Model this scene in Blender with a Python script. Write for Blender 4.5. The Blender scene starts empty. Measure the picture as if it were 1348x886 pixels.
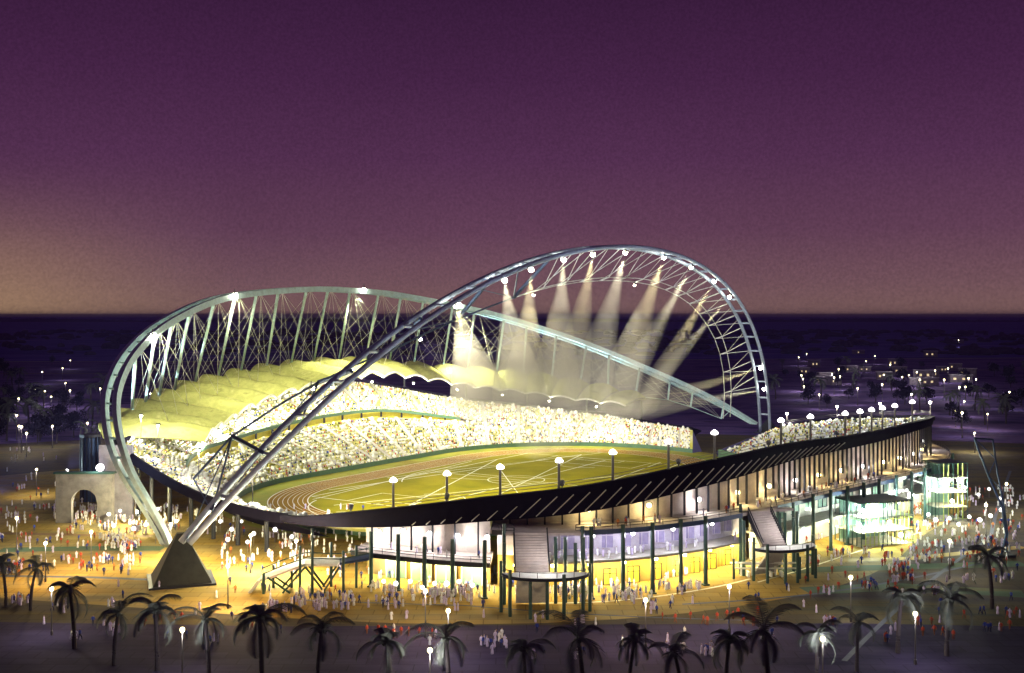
import bpy, bmesh, math, random
import numpy as np
from mathutils import Vector, Matrix
random.seed(7); rng = np.random.default_rng(7)
scene = bpy.context.scene
COL = scene.collection
R = math.radians
# ------------------------------------------------------------------ camera
F_PX = 1445.0; CAM_H = 55.0
cam = bpy.data.cameras.new('camera'); cam_o = bpy.data.objects.new('camera', cam); COL.objects.link(cam_o)
cam.sensor_width = 36; cam.lens = 36 * F_PX / 1348.0
cam.shift_y = -(443 - 415) / 1348.0
cam.clip_start = 1; cam.clip_end = 60000
cam_o.location = (0, 0, CAM_H); cam_o.rotation_euler = (R(90), 0, 0)
scene.camera = cam_o
# ------------------------------------------------------------------ night sky
world = bpy.data.worlds.new('World'); scene.world = world; world.use_nodes = True
def build_world():
    nt = world.node_tree; nt.nodes.clear(); N = nt.nodes.new; L = nt.links.new
    out = N('ShaderNodeOutputWorld'); bg = N('ShaderNodeBackground'); L(bg.outputs[0], out.inputs[0])
    tc = N('ShaderNodeTexCoord'); sep = N('ShaderNodeSeparateXYZ'); L(tc.outputs['Generated'], sep.inputs[0])
    rp = N('ShaderNodeValToRGB'); L(sep.outputs['Z'], rp.inputs[0])
    el = rp.color_ramp.elements
    st = [(0.0, (.215, .118, .105)), (.03, (.165, .082, .098)), (.075, (.118, .048, .088)), (.14, (.084, .028, .078)),
          (.21, (.058, .017, .060)), (.28, (.040, .0115, .045)), (1.0, (.014, .005, .026))]
    el[0].position = 0; el[0].color = (*st[0][1], 1); el[1].position = 1; el[1].color = (*st[-1][1], 1)
    for p, c in st[1:-1]:
        e = el.new(p); e.color = (*c, 1)
    # last light of dusk low in the west (towards -X)
    vm = N('ShaderNodeVectorMath'); vm.operation = 'DOT_PRODUCT'; L(tc.outputs['Generated'], vm.inputs[0])
    vm.inputs[1].default_value = Vector((-.66, .75, .03)).normalized()
    mr = N('ShaderNodeMapRange'); mr.inputs[1].default_value = .88; mr.inputs[2].default_value = 1.0; mr.interpolation_type = 'SMOOTHSTEP'
    L(vm.outputs['Value'], mr.inputs[0])
    mx = N('ShaderNodeMixRGB'); mx.blend_type = 'ADD'
    mz = N('ShaderNodeMapRange'); mz.interpolation_type = 'SMOOTHSTEP'; mz.inputs[1].default_value = -.02; mz.inputs[2].default_value = .13; mz.inputs[3].default_value = 1; mz.inputs[4].default_value = 0; L(sep.outputs['Z'], mz.inputs[0])
    mm = N('ShaderNodeMath'); mm.operation = 'MULTIPLY'; L(mr.outputs[0], mm.inputs[0]); L(mz.outputs[0], mm.inputs[1]); L(mm.outputs[0], mx.inputs[0]); L(rp.outputs[0], mx.inputs[1])
    mx.inputs[2].default_value = (.20, .14, .03, 1)
    nz = N('ShaderNodeTexNoise'); nz.inputs['Scale'].default_value = 5; nz.inputs['Detail'].default_value = 4; L(tc.outputs['Generated'], nz.inputs['Vector'])
    m2 = N('ShaderNodeMapRange'); m2.inputs[3].default_value = .9; m2.inputs[4].default_value = 1.1; L(nz.outputs[0], m2.inputs[0])
    mu = N('ShaderNodeMixRGB'); mu.blend_type = 'MULTIPLY'; mu.inputs[0].default_value = 1; L(mx.outputs[0], mu.inputs[1]); L(m2.outputs[0], mu.inputs[2])
    n2 = N('ShaderNodeTexNoise'); n2.inputs['Scale'].default_value = 420; n2.inputs['Detail'].default_value = 2; L(tc.outputs['Generated'], n2.inputs['Vector'])
    m3 = N('ShaderNodeMapRange'); m3.inputs[1].default_value = .3; m3.inputs[2].default_value = .7; m3.inputs[3].default_value = .88; m3.inputs[4].default_value = 1.12; L(n2.outputs[0], m3.inputs[0])
    mv = N('ShaderNodeMixRGB'); mv.blend_type = 'MULTIPLY'; mv.inputs[0].default_value = 1; L(mu.outputs[0], mv.inputs[1]); L(m3.outputs[0], mv.inputs[2]); mu = mv
    L(mu.outputs[0], bg.inputs[0]); bg.inputs[1].default_value = 1.0
build_world()
vs = scene.view_settings
vs.view_transform = 'Standard'; vs.look = 'None'; vs.gamma = 1; vs.exposure = 0; vs.use_curve_mapping = False
cy = scene.cycles
cy.use_denoising = True; cy.max_bounces = 4; cy.diffuse_bounces = 2; cy.glossy_bounces = 2; cy.transmission_bounces = 3
cy.volume_bounces = 0; cy.transparent_max_bounces = 12; cy.caustics_reflective = False; cy.caustics_refractive = False
cy.sample_clamp_indirect = 3.0

# ------------------------------------------------------------------ plan frame of the arena: E along the pitch, N towards the far stand
CX, CY, ANG = 1.4, 366.8, 1.0
ce, se = math.cos(ANG), math.sin(ANG)
def P(E, N, z=0.0): return Vector((CX + E * ce - N * se, CY + E * se + N * ce, z))
def PP(r, phi, z=0.0): return P(r * math.cos(R(phi)), r * math.sin(R(phi)), z)
class Tab:
    def __init__(s, xs, ys):
        s.x = np.array(xs, float); s.y = np.array(ys, float); s.m = np.gradient(s.y, s.x)
    def __call__(s, v):
        x = s.x; i = int(np.clip(np.searchsorted(x, v) - 1, 0, len(x) - 2)); d = x[i+1] - x[i]; t = min(max((v - x[i]) / d, 0), 1)
        return float((2*t**3 - 3*t*t + 1) * s.y[i] + (t**3 - 2*t*t + t) * d * s.m[i] + (-2*t**3 + 3*t*t) * s.y[i+1] + (t**3 - t*t) * d * s.m[i+1])
DECK_R = Tab([186,190,201,210,218,227,236,246,254,266,280,290,300,320,341], [134,138,147,153,154,148,139,131.5,129,130,134,136,136,136,135])
RIM_Z = Tab([186,192,198,204,210,216,222,228,234,240,246,252,258,264,270,276,282,288,294,300,306,312,318,324,330,336,342],
            [9,10,12.6,15.2,17.8,19.7,21.6,23.2,23.9,24.4,24.3,24,24,24.2,24.5,24.6,24.3,23.5,22.6,21.4,20,18.7,17.3,15.5,13.4,10.7,7])
FASCIA_H = Tab([186,192,198,210,225,235,246,264,285,342], [.5,1.0,2.4,4.0,4.5,4.0,2.9,2.0,1.6,1.4])
BOWL_R = Tab([-14,0,13,30,45,60,90,120,140,157,172,188], [106,113,119,121,124,126,127,128,128,127,126,131])
TIER_Z = Tab([-12,-4,4,12,20,28,36,44,52,60,68,80,95,104,112,120,132,143,150,156,162,168,174,180,186],
             [9.1,9.4,10.3,11.7,12.9,14.6,16.1,18,21,24.3,27,27,24.5,22.5,21,19,18,17.8,17.5,17,15,12.5,10.6,9.6,9.1])
ROOF_OZ = Tab([0,8,16,24,32,40,48,56,64,72,80,88,96,104,112,120,128,136,143], [19.2,21.9,25.1,27.7,29.8,31.3,32.9,34.2,35.4,35.5,34.3,32.8,30.7,28.9,26.5,23.4,21.2,20,19.5])
ROOF_IZ = Tab([0,8,16,24,32,40,48,56,64,72,80,88,96,104,112,120,128,136,143], [18.5,19.5,20.5,22.1,23.8,25.4,27.1,29.3,31,31.5,30.8,29.1,27.2,25,22,18.9,17.5,17.2,17.6])
ROOF_IR = Tab([0,104,112,125,143], [94,94,97,99.5,100])
def stadium_ray(phi, off):
    a, b = 93 + off, 53 + off; c, s = abs(math.cos(R(phi))), abs(math.sin(R(phi))); l = a - b
    r = b / max(s, 1e-6)
    if r * c > l:
        r = l * c + math.sqrt(max(l*l*c*c - l*l + b*b, 0))
    return r
def img(u, v, z=0.0):       # used once to read plan positions off the survey sketch: a point on the level z
    Y = (CAM_H - z) * F_PX / (v - 415.0); return Vector(((u - 674) * Y / F_PX, Y, z))

# ------------------------------------------------------------------ materials
MATS = {}
def mat(name, col, rough=.7, metal=0.0, vary=.18, scale=.6, emit=0, ecol=None, spec=.3):
    if name in MATS: return MATS[name]
    m = bpy.data.materials.new(name); m.use_nodes = True; nt = m.node_tree
    b = nt.nodes['Principled BSDF']; b.inputs['Roughness'].default_value = rough; b.inputs['Metallic'].default_value = metal
    b.inputs['Specular IOR Level'].default_value = spec
    if vary:
        tc = nt.nodes.new('ShaderNodeTexCoord'); nz = nt.nodes.new('ShaderNodeTexNoise'); nz.inputs['Scale'].default_value = scale
        nz.inputs['Detail'].default_value = 6; nz.inputs['Roughness'].default_value = .65
        nt.links.new(tc.outputs['Object'], nz.inputs['Vector'])
        rp = nt.nodes.new('ShaderNodeValToRGB'); nt.links.new(nz.outputs[0], rp.inputs[0])
        rp.color_ramp.elements[0].position = .3; rp.color_ramp.elements[1].position = .72
        rp.color_ramp.elements[0].color = (*[c * (1 - vary) for c in col], 1); rp.color_ramp.elements[1].color = (*[min(1, c * (1 + vary)) for c in col], 1)
        nt.links.new(rp.outputs[0], b.inputs['Base Color'])
    else: b.inputs['Base Color'].default_value = (*col, 1)
    if emit:
        b.inputs['Emission Color'].default_value = (*(ecol or col), 1); b.inputs['Emission Strength'].default_value = emit
    MATS[name] = m; return m
M_plaza = None
def patch_mat(name, cols, scale, rough=.85, stretch=(1, 1, 1), detail=5, distort=0.0, slabs=0):
    m = bpy.data.materials.new(name); m.use_nodes = True; nt = m.node_tree; b = nt.nodes['Principled BSDF']; b.inputs['Roughness'].default_value = rough
    b.inputs['Specular IOR Level'].default_value = .03
    tc = nt.nodes.new('ShaderNodeTexCoord'); mp = nt.nodes.new('ShaderNodeMapping'); mp.inputs['Scale'].default_value = stretch
    nt.links.new(tc.outputs['Object'], mp.inputs[0])
    nz = nt.nodes.new('ShaderNodeTexNoise'); nz.inputs['Scale'].default_value = scale; nz.inputs['Detail'].default_value = detail; nz.inputs['Distortion'].default_value = distort
    nz.inputs['Roughness'].default_value = .62
    nt.links.new(mp.outputs[0], nz.inputs['Vector']); rp = nt.nodes.new('ShaderNodeValToRGB'); nt.links.new(nz.outputs[0], rp.inputs[0])
    n = len(cols); el = rp.color_ramp.elements
    el[0].position = .3; el[0].color = (*cols[0], 1); el[1].position = .72; el[1].color = (*cols[-1], 1)
    for k in range(1, n - 1):
        q = el.new(.3 + .42 * k / (n - 1)); q.color = (*cols[k], 1)
    if slabs:
        bk = nt.nodes.new('ShaderNodeTexBrick'); bk.inputs['Scale'].default_value = 1; bk.inputs['Brick Width'].default_value = slabs*1.6; bk.inputs['Row Height'].default_value = slabs
        bk.inputs['Mortar Size'].default_value = .09; bk.inputs['Color1'].default_value = (1, 1, 1, 1); bk.inputs['Color2'].default_value = (.74, .74, .76, 1); bk.inputs['Mortar'].default_value = (.4, .4, .4, 1)
        nt.links.new(tc.outputs['Object'], bk.inputs['Vector'])
        mx = nt.nodes.new('ShaderNodeMixRGB'); mx.blend_type = 'MULTIPLY'; mx.inputs[0].default_value = .8; nt.links.new(rp.outputs[0], mx.inputs[1]); nt.links.new(bk.outputs[0], mx.inputs[2])
        nt.links.new(mx.outputs[0], b.inputs['Base Color'])
    else: nt.links.new(rp.outputs[0], b.inputs['Base Color'])
    MATS[name] = m; return m
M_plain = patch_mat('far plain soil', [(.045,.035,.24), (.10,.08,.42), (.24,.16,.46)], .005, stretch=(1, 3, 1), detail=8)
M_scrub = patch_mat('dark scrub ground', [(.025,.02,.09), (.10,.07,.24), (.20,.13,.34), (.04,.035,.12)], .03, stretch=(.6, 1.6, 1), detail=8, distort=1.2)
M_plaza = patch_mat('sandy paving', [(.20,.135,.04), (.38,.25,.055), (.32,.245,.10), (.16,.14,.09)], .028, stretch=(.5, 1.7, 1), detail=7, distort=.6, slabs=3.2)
M_fore = patch_mat('shade toned forecourt paving', [(.014,.010,.042), (.052,.040,.090), (.024,.017,.055)], .05, stretch=(.5, 1.6, 1), detail=7, slabs=3.2)  # fading lamplight is put into this dark purple paving colour
M_outer = patch_mat('shade toned outer paving', [(.045,.035,.055), (.09,.075,.055), (.12,.095,.04), (.05,.065,.055)], .03, stretch=(.4, 1.9, 1), detail=7, distort=.7, slabs=3.2)  # dimmer light away from the stands is put into this colour
M_turf = patch_mat('turf', [(.17,.16,.006), (.26,.235,.008), (.33,.28,.015)], .05, detail=6)
M_apron = patch_mat('apron', [(.16,.24,.03), (.30,.30,.05), (.20,.15,.03)], .06, detail=6)
M_track = patch_mat('brown track', [(.20,.105,.005), (.29,.155,.008), (.25,.16,.012)], .10, detail=7)
M_line = mat('white line paint', (.8,.8,.66), .6, vary=.1)
M_seat = patch_mat('pale seats', [(.22,.23,.04), (.42,.40,.09), (.55,.55,.36), (.20,.24,.10)], .09, detail=8, distort=.8)
M_endw = mat('purple end wall', (.06,.05,.13), .8)
M_conc = mat('pale concrete', (.42,.40,.36), .8)
M_lilac = mat('lilac render', (.45,.42,.52), .8)
M_dark = mat('dark cladding and rim shade', (.007,.006,.013), .8, spec=.02)
M_fin = mat('black steel', (.016,.018,.028), .5)
M_colm = mat('dark green steel', (.020,.055,.050), .45)
M_deck = mat('deck paving', (.46,.40,.40), .8)
M_green = mat('green parapet', (.07,.14,.085), .6)
M_yel = mat('yellow panel', (.60,.52,.06), .6)
M_membrane = patch_mat('cream membrane', [(.26,.27,.09), (.50,.51,.20), (.38,.39,.14), (.58,.58,.28)], .22, rough=.6, detail=9)
M_memedge = mat('white edge beam', (.75,.75,.70), .5)
M_archA = mat('steel blue paint', (.42,.50,.66), .4, .1)
M_slate = mat('slate blue paint', (.07,.10,.19), .45, .1)
M_archB = mat('pale cyan paint', (.58,.80,.83), .4, .1)
M_rod = mat('white rod', (.75,.75,.74), .4)
M_foot = mat('dark footing concrete', (.026,.029,.028), .85, scale=.4, vary=.35)
M_trunk = mat('palm trunk', (.045,.036,.045), .9, scale=6)
M_frond = patch_mat('palm frond', [(.07,.09,.085), (.12,.135,.125), (.09,.10,.14)], 1.2)
M_far_tree = patch_mat('far leaves', [(.008,.008,.020), (.022,.020,.045)], .4)
M_globe = mat('lit globe', (1,1,1), .4, vary=0, emit=6, ecol=(1,.97,.95))
M_globe_w = mat('lit warm lamp', (1,.9,.5), .4, vary=0, emit=10, ecol=(1,.85,.42))
M_lens = mat('lit lens', (1,1,.9), .3, vary=0, emit=80, ecol=(1,.95,.72))
M_pole = mat('grey pole', (.13,.12,.12), .5)
M_glass = mat('pale green glazing', (.22,.36,.30), .15, spec=.6, vary=.1)
M_white = mat('white paint', (.78,.78,.76), .5, vary=.06)
M_limeframe = mat('lime frame', (.50,.58,.16), .5)
M_blue = mat('blue steel', (.03,.06,.15), .5)

# ------------------------------------------------------------------ mesh helpers
class MB:
    def __init__(s): s.v = []; s.f = []; s.mi = []; s.cur = 0
    def add(s, vs, fs):
        k = len(s.v); s.v += [tuple(v) for v in vs]; s.f += [tuple(i + k for i in f) for f in fs]; s.mi += [s.cur] * len(fs)
    def box(s, c, size, rz=0.0, taper=1.0):
        x, y, z = [q / 2 for q in size]; cr, sr = math.cos(rz), math.sin(rz); vs = []
        for dz in (-z, z):
            k = 1 if dz < 0 else taper
            for dx, dy in ((-x, -y), (x, -y), (x, y), (-x, y)):
                dx *= k; dy *= k
                vs.append((c[0] + dx * cr - dy * sr, c[1] + dx * sr + dy * cr, c[2] + dz))
        s.add(vs, [(3,2,1,0), (4,5,6,7), (0,1,5,4), (1,2,6,5), (2,3,7,6), (3,0,4,7)])
    def tube(s, pts, r, n=6, caps=True, r_end=None):
        pts = [Vector(p) for p in pts]; m = len(pts); vs = []
        for i, p in enumerate(pts):
            t = (pts[min(i+1, m-1)] - pts[max(i-1, 0)])
            t = t.normalized() if t.length > 1e-9 else Vector((0,0,1))
            a = t.cross(Vector((0,0,1)));
            if a.length < .05: a = t.cross(Vector((0,1,0)))
            a.normalize(); b = t.cross(a)
            rr = r if r_end is None else r + (r_end - r) * i / (m - 1)
            for k in range(n):
                w = 2 * math.pi * k / n
                vs.append(p + a * (rr * math.cos(w)) + b * (rr * math.sin(w)))
        fs = [(i*n + k, i*n + (k+1) % n, (i+1)*n + (k+1) % n, (i+1)*n + k) for i in range(m-1) for k in range(n)]
        if caps: fs += [tuple(range(n-1, -1, -1)), tuple(range((m-1)*n, m*n))]
        s.add(vs, fs)
    def loft(s, rings, close=False):     # rings of equal length; close joins last ring to first
        n = len(rings[0]); vs = [p for rg in rings for p in rg]; m = len(rings); fs = []
        for i in range(m if close else m - 1):
            j = (i + 1) % m
            for k in range(n - 1): fs.append((i*n + k, i*n + k + 1, j*n + k + 1, j*n + k))
        s.add(vs, fs)
    def solid(s, sections):             # sections: closed polygons swept along; capped ends
        n = len(sections[0]); vs = [p for q in sections for p in q]; m = len(sections)
        fs = [(i*n + k, i*n + (k+1) % n, (i+1)*n + (k+1) % n, (i+1)*n + k) for i in range(m-1) for k in range(n)]
        fs += [tuple(range(n-1, -1, -1)), tuple(range((m-1)*n, m*n))]
        s.add(vs, fs)
    def ball(s, c, r, rz=None, n=10, m=6):
        rz = rz or r; vs = [(c[0], c[1], c[2] - rz)]
        for i in range(1, m):
            a = -math.pi/2 + math.pi * i / m
            for k in range(n):
                w = 2*math.pi*k/n; vs.append((c[0] + r*math.cos(a)*math.cos(w), c[1] + r*math.cos(a)*math.sin(w), c[2] + rz*math.sin(a)))
        vs.append((c[0], c[1], c[2] + rz)); L = len(vs) - 1
        fs = [(0, 1 + (k+1) % n, 1 + k) for k in range(n)]
        for i in range(m-2):
            for k in range(n): fs.append((1 + i*n + k, 1 + i*n + (k+1) % n, 1 + (i+1)*n + (k+1) % n, 1 + (i+1)*n + k))
        fs += [(L, 1 + (m-2)*n + k, 1 + (m-2)*n + (k+1) % n) for k in range(n)]
        s.add(vs, fs)
    def mesh(s, name, mats, smooth=False):
        me = bpy.data.meshes.new(name); me.from_pydata(s.v, [], s.f)
        for m in (mats if isinstance(mats, (list, tuple)) else [mats]): me.materials.append(m)
        if any(s.mi): me.polygons.foreach_set('material_index', s.mi)
        if smooth: me.polygons.foreach_set('use_smooth', [True] * len(s.f))
        bm = bmesh.new(); bm.from_mesh(me); bmesh.ops.recalc_face_normals(bm, faces=bm.faces); bm.to_mesh(me); bm.free()
        me.update(); return me
    def build(s, name, mats, parent=None, smooth=False):
        o = bpy.data.objects.new(name, s.mesh(name, mats, smooth)); COL.objects.link(o); o.parent = parent
        if parent is not None: o.matrix_parent_inverse = Matrix.Translation(-parent.location) if False else Matrix()
        return o
def tag(o, label=None, cat=None, group=None, kind=None):
    if label: o['label'] = label
    if cat: o['category'] = cat
    if group: o['group'] = group
    if kind: o['kind'] = kind
    return o
def thing(name, label, cat, loc=(0,0,0), rz=0.0, group=None):
    o = bpy.data.objects.new(name, None); COL.objects.link(o); o.location = loc; o.rotation_euler = (0, 0, rz)
    o.empty_display_size = .5
    return tag(o, label, cat, group)
def part(mb, name, mats, root, smooth=False):     # mesh given in world coordinates, root unrotated
    lx, ly, lz = root.location
    mb.v = [(x - lx, y - ly, z - lz) for x, y, z in mb.v]
    return mb.build(name, mats, root, smooth)
def dup(root, loc, rz=0.0, label=None, scale=1.0):
    r = root.copy(); COL.objects.link(r); r.location = loc; r.rotation_euler = (0, 0, rz); r.scale = (scale,) * 3
    if label: r['label'] = label
    for ch in root.children:
        c = ch.copy(); COL.objects.link(c); c.parent = r
        for g in ch.children:
            d = g.copy(); COL.objects.link(d); d.parent = c
    return r
def lamp(name, kind, loc, power, col, parent=None, radius=.4, aim=None, angle=40, blend=.5):
    l = bpy.data.lights.new(name, kind); l.energy = power; l.color = col; l.shadow_soft_size = radius
    o = bpy.data.objects.new(name, l); COL.objects.link(o)
    if kind == 'SPOT': l.spot_size = R(angle); l.spot_blend = blend
    o.location = loc
    if aim is not None:
        o.rotation_euler = (Vector(aim) - Vector(loc)).to_track_quat('-Z', 'Y').to_euler()
    if parent is not None:
        o.parent = parent; o.matrix_parent_inverse = Matrix.Translation(parent.location).inverted()
    return o
ORD = 'first second third fourth fifth sixth seventh eighth ninth tenth eleventh twelfth thirteenth fourteenth fifteenth sixteenth seventeenth eighteenth nineteenth twentieth'.split() + ['twenty-' + w for w in 'first second third fourth fifth sixth'.split()]

# ------------------------------------------------------------------ ground
def sheet(name, pts, z, m, kind='structure'):
    mb = MB(); mb.add([(p[0], p[1], z) for p in pts], [tuple(range(len(pts)))]); o = mb.build(name, m); tag(o, kind=kind); return o
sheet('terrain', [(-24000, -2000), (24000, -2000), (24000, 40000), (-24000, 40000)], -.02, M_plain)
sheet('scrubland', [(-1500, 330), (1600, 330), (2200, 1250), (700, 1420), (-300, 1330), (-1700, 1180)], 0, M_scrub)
def blob(cx, cy, rx, ry, n=72, wob=.04, rot=0):
    return [(cx + rx * (1 + wob * math.sin(3*t + 1) + wob * math.sin(5*t)) * math.cos(t), cy + ry * (1 + wob * math.sin(4*t)) * math.sin(t)) for t in [2*math.pi*k/n for k in range(n)]]
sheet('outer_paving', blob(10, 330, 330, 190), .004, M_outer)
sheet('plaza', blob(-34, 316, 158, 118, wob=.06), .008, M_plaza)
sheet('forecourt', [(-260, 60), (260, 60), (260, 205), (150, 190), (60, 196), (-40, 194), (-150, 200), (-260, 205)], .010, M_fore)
def strip(name, pts, w, z, m):
    mb = MB(); pts = [Vector((p[0], p[1], 0)) for p in pts]; A = []; B = []
    for i, p in enumerate(pts):
        t = (pts[min(i+1, len(pts)-1)] - pts[max(i-1, 0)]).normalized(); n = Vector((-t.y, t.x, 0))
        A.append(p + n * w/2 + Vector((0,0,z))); B.append(p - n * w/2 + Vector((0,0,z)))
    mb.loft([A, B]); o = mb.build(name, m); tag(o, kind='structure'); return o
def arcpts(f, a, b, n): return [f(a + (b-a)*i/n) for i in range(n+1)]
M_pathdark = mat('dark paving band', (.07,.08,.12), .8); M_pathgreen = patch_mat('green paving band', [(.05,.08,.05), (.09,.14,.09), (.14,.13,.06)], .08, stretch=(.3,1.5,1)); M_pale = mat('pale kerb light line', (.72,.68,.50), .7)
strip('path', arcpts(lambda t: img(1330 - 30*math.sin(t*3) - 330*max(0,t-.35)**1.0 - 0*t, 620 + 250*t)[:2], 0, 1, 24), .9, .012, M_pathdark)
strip('path', arcpts(lambda t: img(1318 - 420*t, 735 + 60*t + 40*math.sin(t*3.1)*.3)[:2], 0, 1, 24), .8, .016, M_pathdark)
strip('path', arcpts(lambda t: img(400 + 600*t, 790 + 8*math.sin(t*3) + 40*max(0,t-.35))[:2], 0, 1, 20), .6, .012, M_pathdark)
strip('path', [img(0, 758)[:2], img(120, 760)[:2], img(220, 764)[:2]], 1.6, .012, M_pathdark)
strip('path', [img(0, 724)[:2], img(110, 722)[:2], img(215, 722)[:2]], 5, .012, M_pathgreen)
strip('path', [img(0, 702)[:2], img(90, 704)[:2], img(200, 706)[:2]], 2.5, .014, mat('brown paving band', (.20,.11,.05), .8))
strip('path', [img(1030, 752)[:2], img(1130, 748)[:2], img(1348, 742)[:2]], 5, .012, M_pathgreen)
strip('path', [img(1060, 778)[:2], img(1180, 772)[:2], img(1348, 782)[:2]], 6, .012, M_pathgreen)
strip('path', [img(1100, 738)[:2], img(1200, 735)[:2], img(1348, 720)[:2]], 3, .014, mat('ochre paving band', (.35,.24,.05), .8))
strip('kerb', arcpts(lambda p: PP(DECK_R(p) + 3.0, p)[:2], 213, 232, 16), .6, .02, M_pale)  # the lit line along the kerb is put into pale colour
strip('kerb', arcpts(lambda p: PP(DECK_R(p) + 6.0, p)[:2], 232, 262, 20), .5, .02, M_pale)
# far landscape: low bands and a tree line on the horizon
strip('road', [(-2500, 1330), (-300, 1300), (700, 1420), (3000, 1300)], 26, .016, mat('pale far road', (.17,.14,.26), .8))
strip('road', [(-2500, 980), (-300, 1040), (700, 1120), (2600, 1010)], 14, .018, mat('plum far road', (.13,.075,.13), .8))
mb = MB(); X = np.linspace(-7000, 7000, 900); H = 12 + 14 * rng.random(900) + 8*np.sin(X/370.)
mb.loft([[(x, 9000, 0) for x in X], [(x, 9000, h) for x, h in zip(X, H)], [(x, 9060, h) for x, h in zip(X, H)], [(x, 9060, 0) for x in X]])
tag(mb.build('treeline', mat('far treeline leaves', (.05,.035,.075), .9)), 'low dark line of trees along the horizon', 'treeline', kind='stuff')
mb = MB(); rr = np.random.default_rng(3)
for k in range(900):
    x = rr.uniform(-1500, 1500); y = rr.uniform(1500, 3800); w = rr.uniform(5, 22) ; h = rr.uniform(3, 8)
    mb.ball((x, y, h*.4), w, h, 6, 4)
tag(mb.build('far_scrub', mat('far scrub leaves', (.045,.022,.075), .9)), 'dark scrub dotted over the far plain', 'scrub', kind='stuff')

# ------------------------------------------------------------------ track and pitch
def oval(off, n=160):
    pts = []
    a, b = 93 + off, 53 + off; l = a - b
    for s in (1, -1):
        for k in range(n//2 + 1):
            t = -math.pi/2 + math.pi * k / (n//2)
            pts.append(P(s*(l + b*math.cos(t)), s*b*math.sin(t)))
    return pts
sheet('apron_ground', [PP(stadium_ray(p, 14), p)[:2] for p in range(0, 360, 2)], .02, M_apron)
def ringsheet(name, o1, o2, z, m):
    mb = MB(); A = oval(o1); B = oval(o2); A.append(A[0]); B.append(B[0])
    mb.loft([[(p.x, p.y, z) for p in A], [(p.x, p.y, z) for p in B]]); tag(mb.build(name, m), kind='structure')
ringsheet('running_track', 0, -12.2, .026, M_track)
sheet('playing_field', [p[:2] for p in oval(-12.2)], .026, M_turf)
mb = MB()
def line(p, q, w=.32, z=.034):
    p, q = P(*p), P(*q); d = (q - p).normalized(); n = Vector((-d.y, d.x, 0)) * w/2
    mb.add([(p.x+n.x, p.y+n.y, z), (q.x+n.x, q.y+n.y, z), (q.x-n.x, q.y-n.y, z), (p.x-n.x, p.y-n.y, z)], [(0,1,2,3)])
def curve(pts, w=.32, z=.038):
    A = []; B = []; pts = [Vector((p[0], p[1], 0)) for p in pts]
    for i, p in enumerate(pts):
        t = (pts[min(i+1, len(pts)-1)] - pts[max(i-1, 0)]).normalized(); n = Vector((-t.y, t.x, 0)) * w/2
        A.append((p.x+n.x, p.y+n.y, z)); B.append((p.x-n.x, p.y-n.y, z))
    mb.loft([A, B])
for k in range(9):
    o = oval(-.3 - 1.45*k); curve(o + [o[0]], .17 if k % 8 else .34, .034)
tag(mb.build('lane_markings', M_line), kind='structure')
mb = MB()
L_, W_ = 62, 34
for s in (-1, 1):
    line((-L_, s*W_), (L_, s*W_), .4); line((s*L_, -W_), (s*L_, W_), .4)
    for w, d in ((20, 16.5), (9, 5.5)):
        line((s*L_, -w), (s*(L_-d), -w)); line((s*L_, w), (s*(L_-d), w)); line((s*(L_-d), -w), (s*(L_-d), w))
line((0, -W_), (0, W_))
def circ(E, N, r, a=0, b=360, n=48): return [P(E + r*math.cos(R(a+(b-a)*k/n)), N + r*math.sin(R(a+(b-a)*k/n))) for k in range(n+1)]
curve(circ(0, 0, 9.5)); curve(circ(-46, 0, 9.5, -55, 55)); curve(circ(46, 0, 9.5, 125, 235))
# throwing sectors and run-up lanes drawn over the grass
for a, b, w in (((-74, -6), (40, 34), .4), ((-74, -6), (60, -2), .4), ((-70, 18), (48, -34), .45), ((70, 14), (-60, -20), .4), ((70, 14), (-50, 38), .4),
                ((-60, -36), (66, -22), .45), ((-66, 30), (30, 39), .35), ((-30, -40), (64, -30), .4), ((-78, 10), (-40, -38), .35), ((-20, 39), (78, 10), .35), ((-52, -39), (20, 20), .3)):
    line(a, b, w, .042)
curve(circ(-74, -6, 70, -2, 22), .35, .046); curve(circ(70, 14, 66, 172, 204), .35, .046); curve(circ(0, 0, 38, 60, 130), .3, .046)
curve(circ(-52, -14, 14, 90, 270), .5, .046); curve(circ(-56, 0, 30, 110, 250), .4, .046)
for k in range(8): line((-62 + 3.2*k, -50.5 + .0*k), (-66 + 3.2*k, -43), .35, .05)
tag(mb.build('pitch_markings', M_line), kind='structure')

# ------------------------------------------------------------------ far and end stand (bowl under the membrane roof)
def tier_rings(phis, r0f, z0f, r1f, z1f, steps):
    rings = []
    prev = None
    for k in range(steps + 1):
        t = k / steps
        for up in ((0, 1) if k else (1,)):
            tz = t if up else (k - 1) / steps
            rings.append([PP(r0f(p) + (r1f(p) - r0f(p)) * t, p, z0f(p) + (z1f(p) - z0f(p)) * tz) for p in phis])
    return rings
bowl = thing('far_stand', 'long curved stand packed with spectators under the scalloped membrane roof', 'stand', P(0, 100, 0))
PH = np.arange(-12, 190.01, 1.5)
in_r = lambda p: stadium_ray(p, 9)
def split_r(p): return in_r(p) + (BOWL_R(p) * .94 - in_r(p)) * .50
def upper(p): return min(max((p - 38) / 24, 0), 1) * min(max((150 - p) / 20, 0), 1)     # how far the second tier is developed
def low_z(p): return 2.2 + (TIER_Z(p) - 2.2) * (.5 - .03*upper(p))
mb = MB(); mb.loft(tier_rings(PH, in_r, lambda p: 1.3, split_r, low_z, 14)); part(mb, 'lower_tier', M_seat, bowl)
up_r0 = lambda p: split_r(p) + 2.2*upper(p); up_z0 = lambda p: low_z(p) + 2.6*upper(p)
top_r = lambda p: BOWL_R(p) * (.94 + .048*min(max((p - 138)/14, 0), 1))
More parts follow.
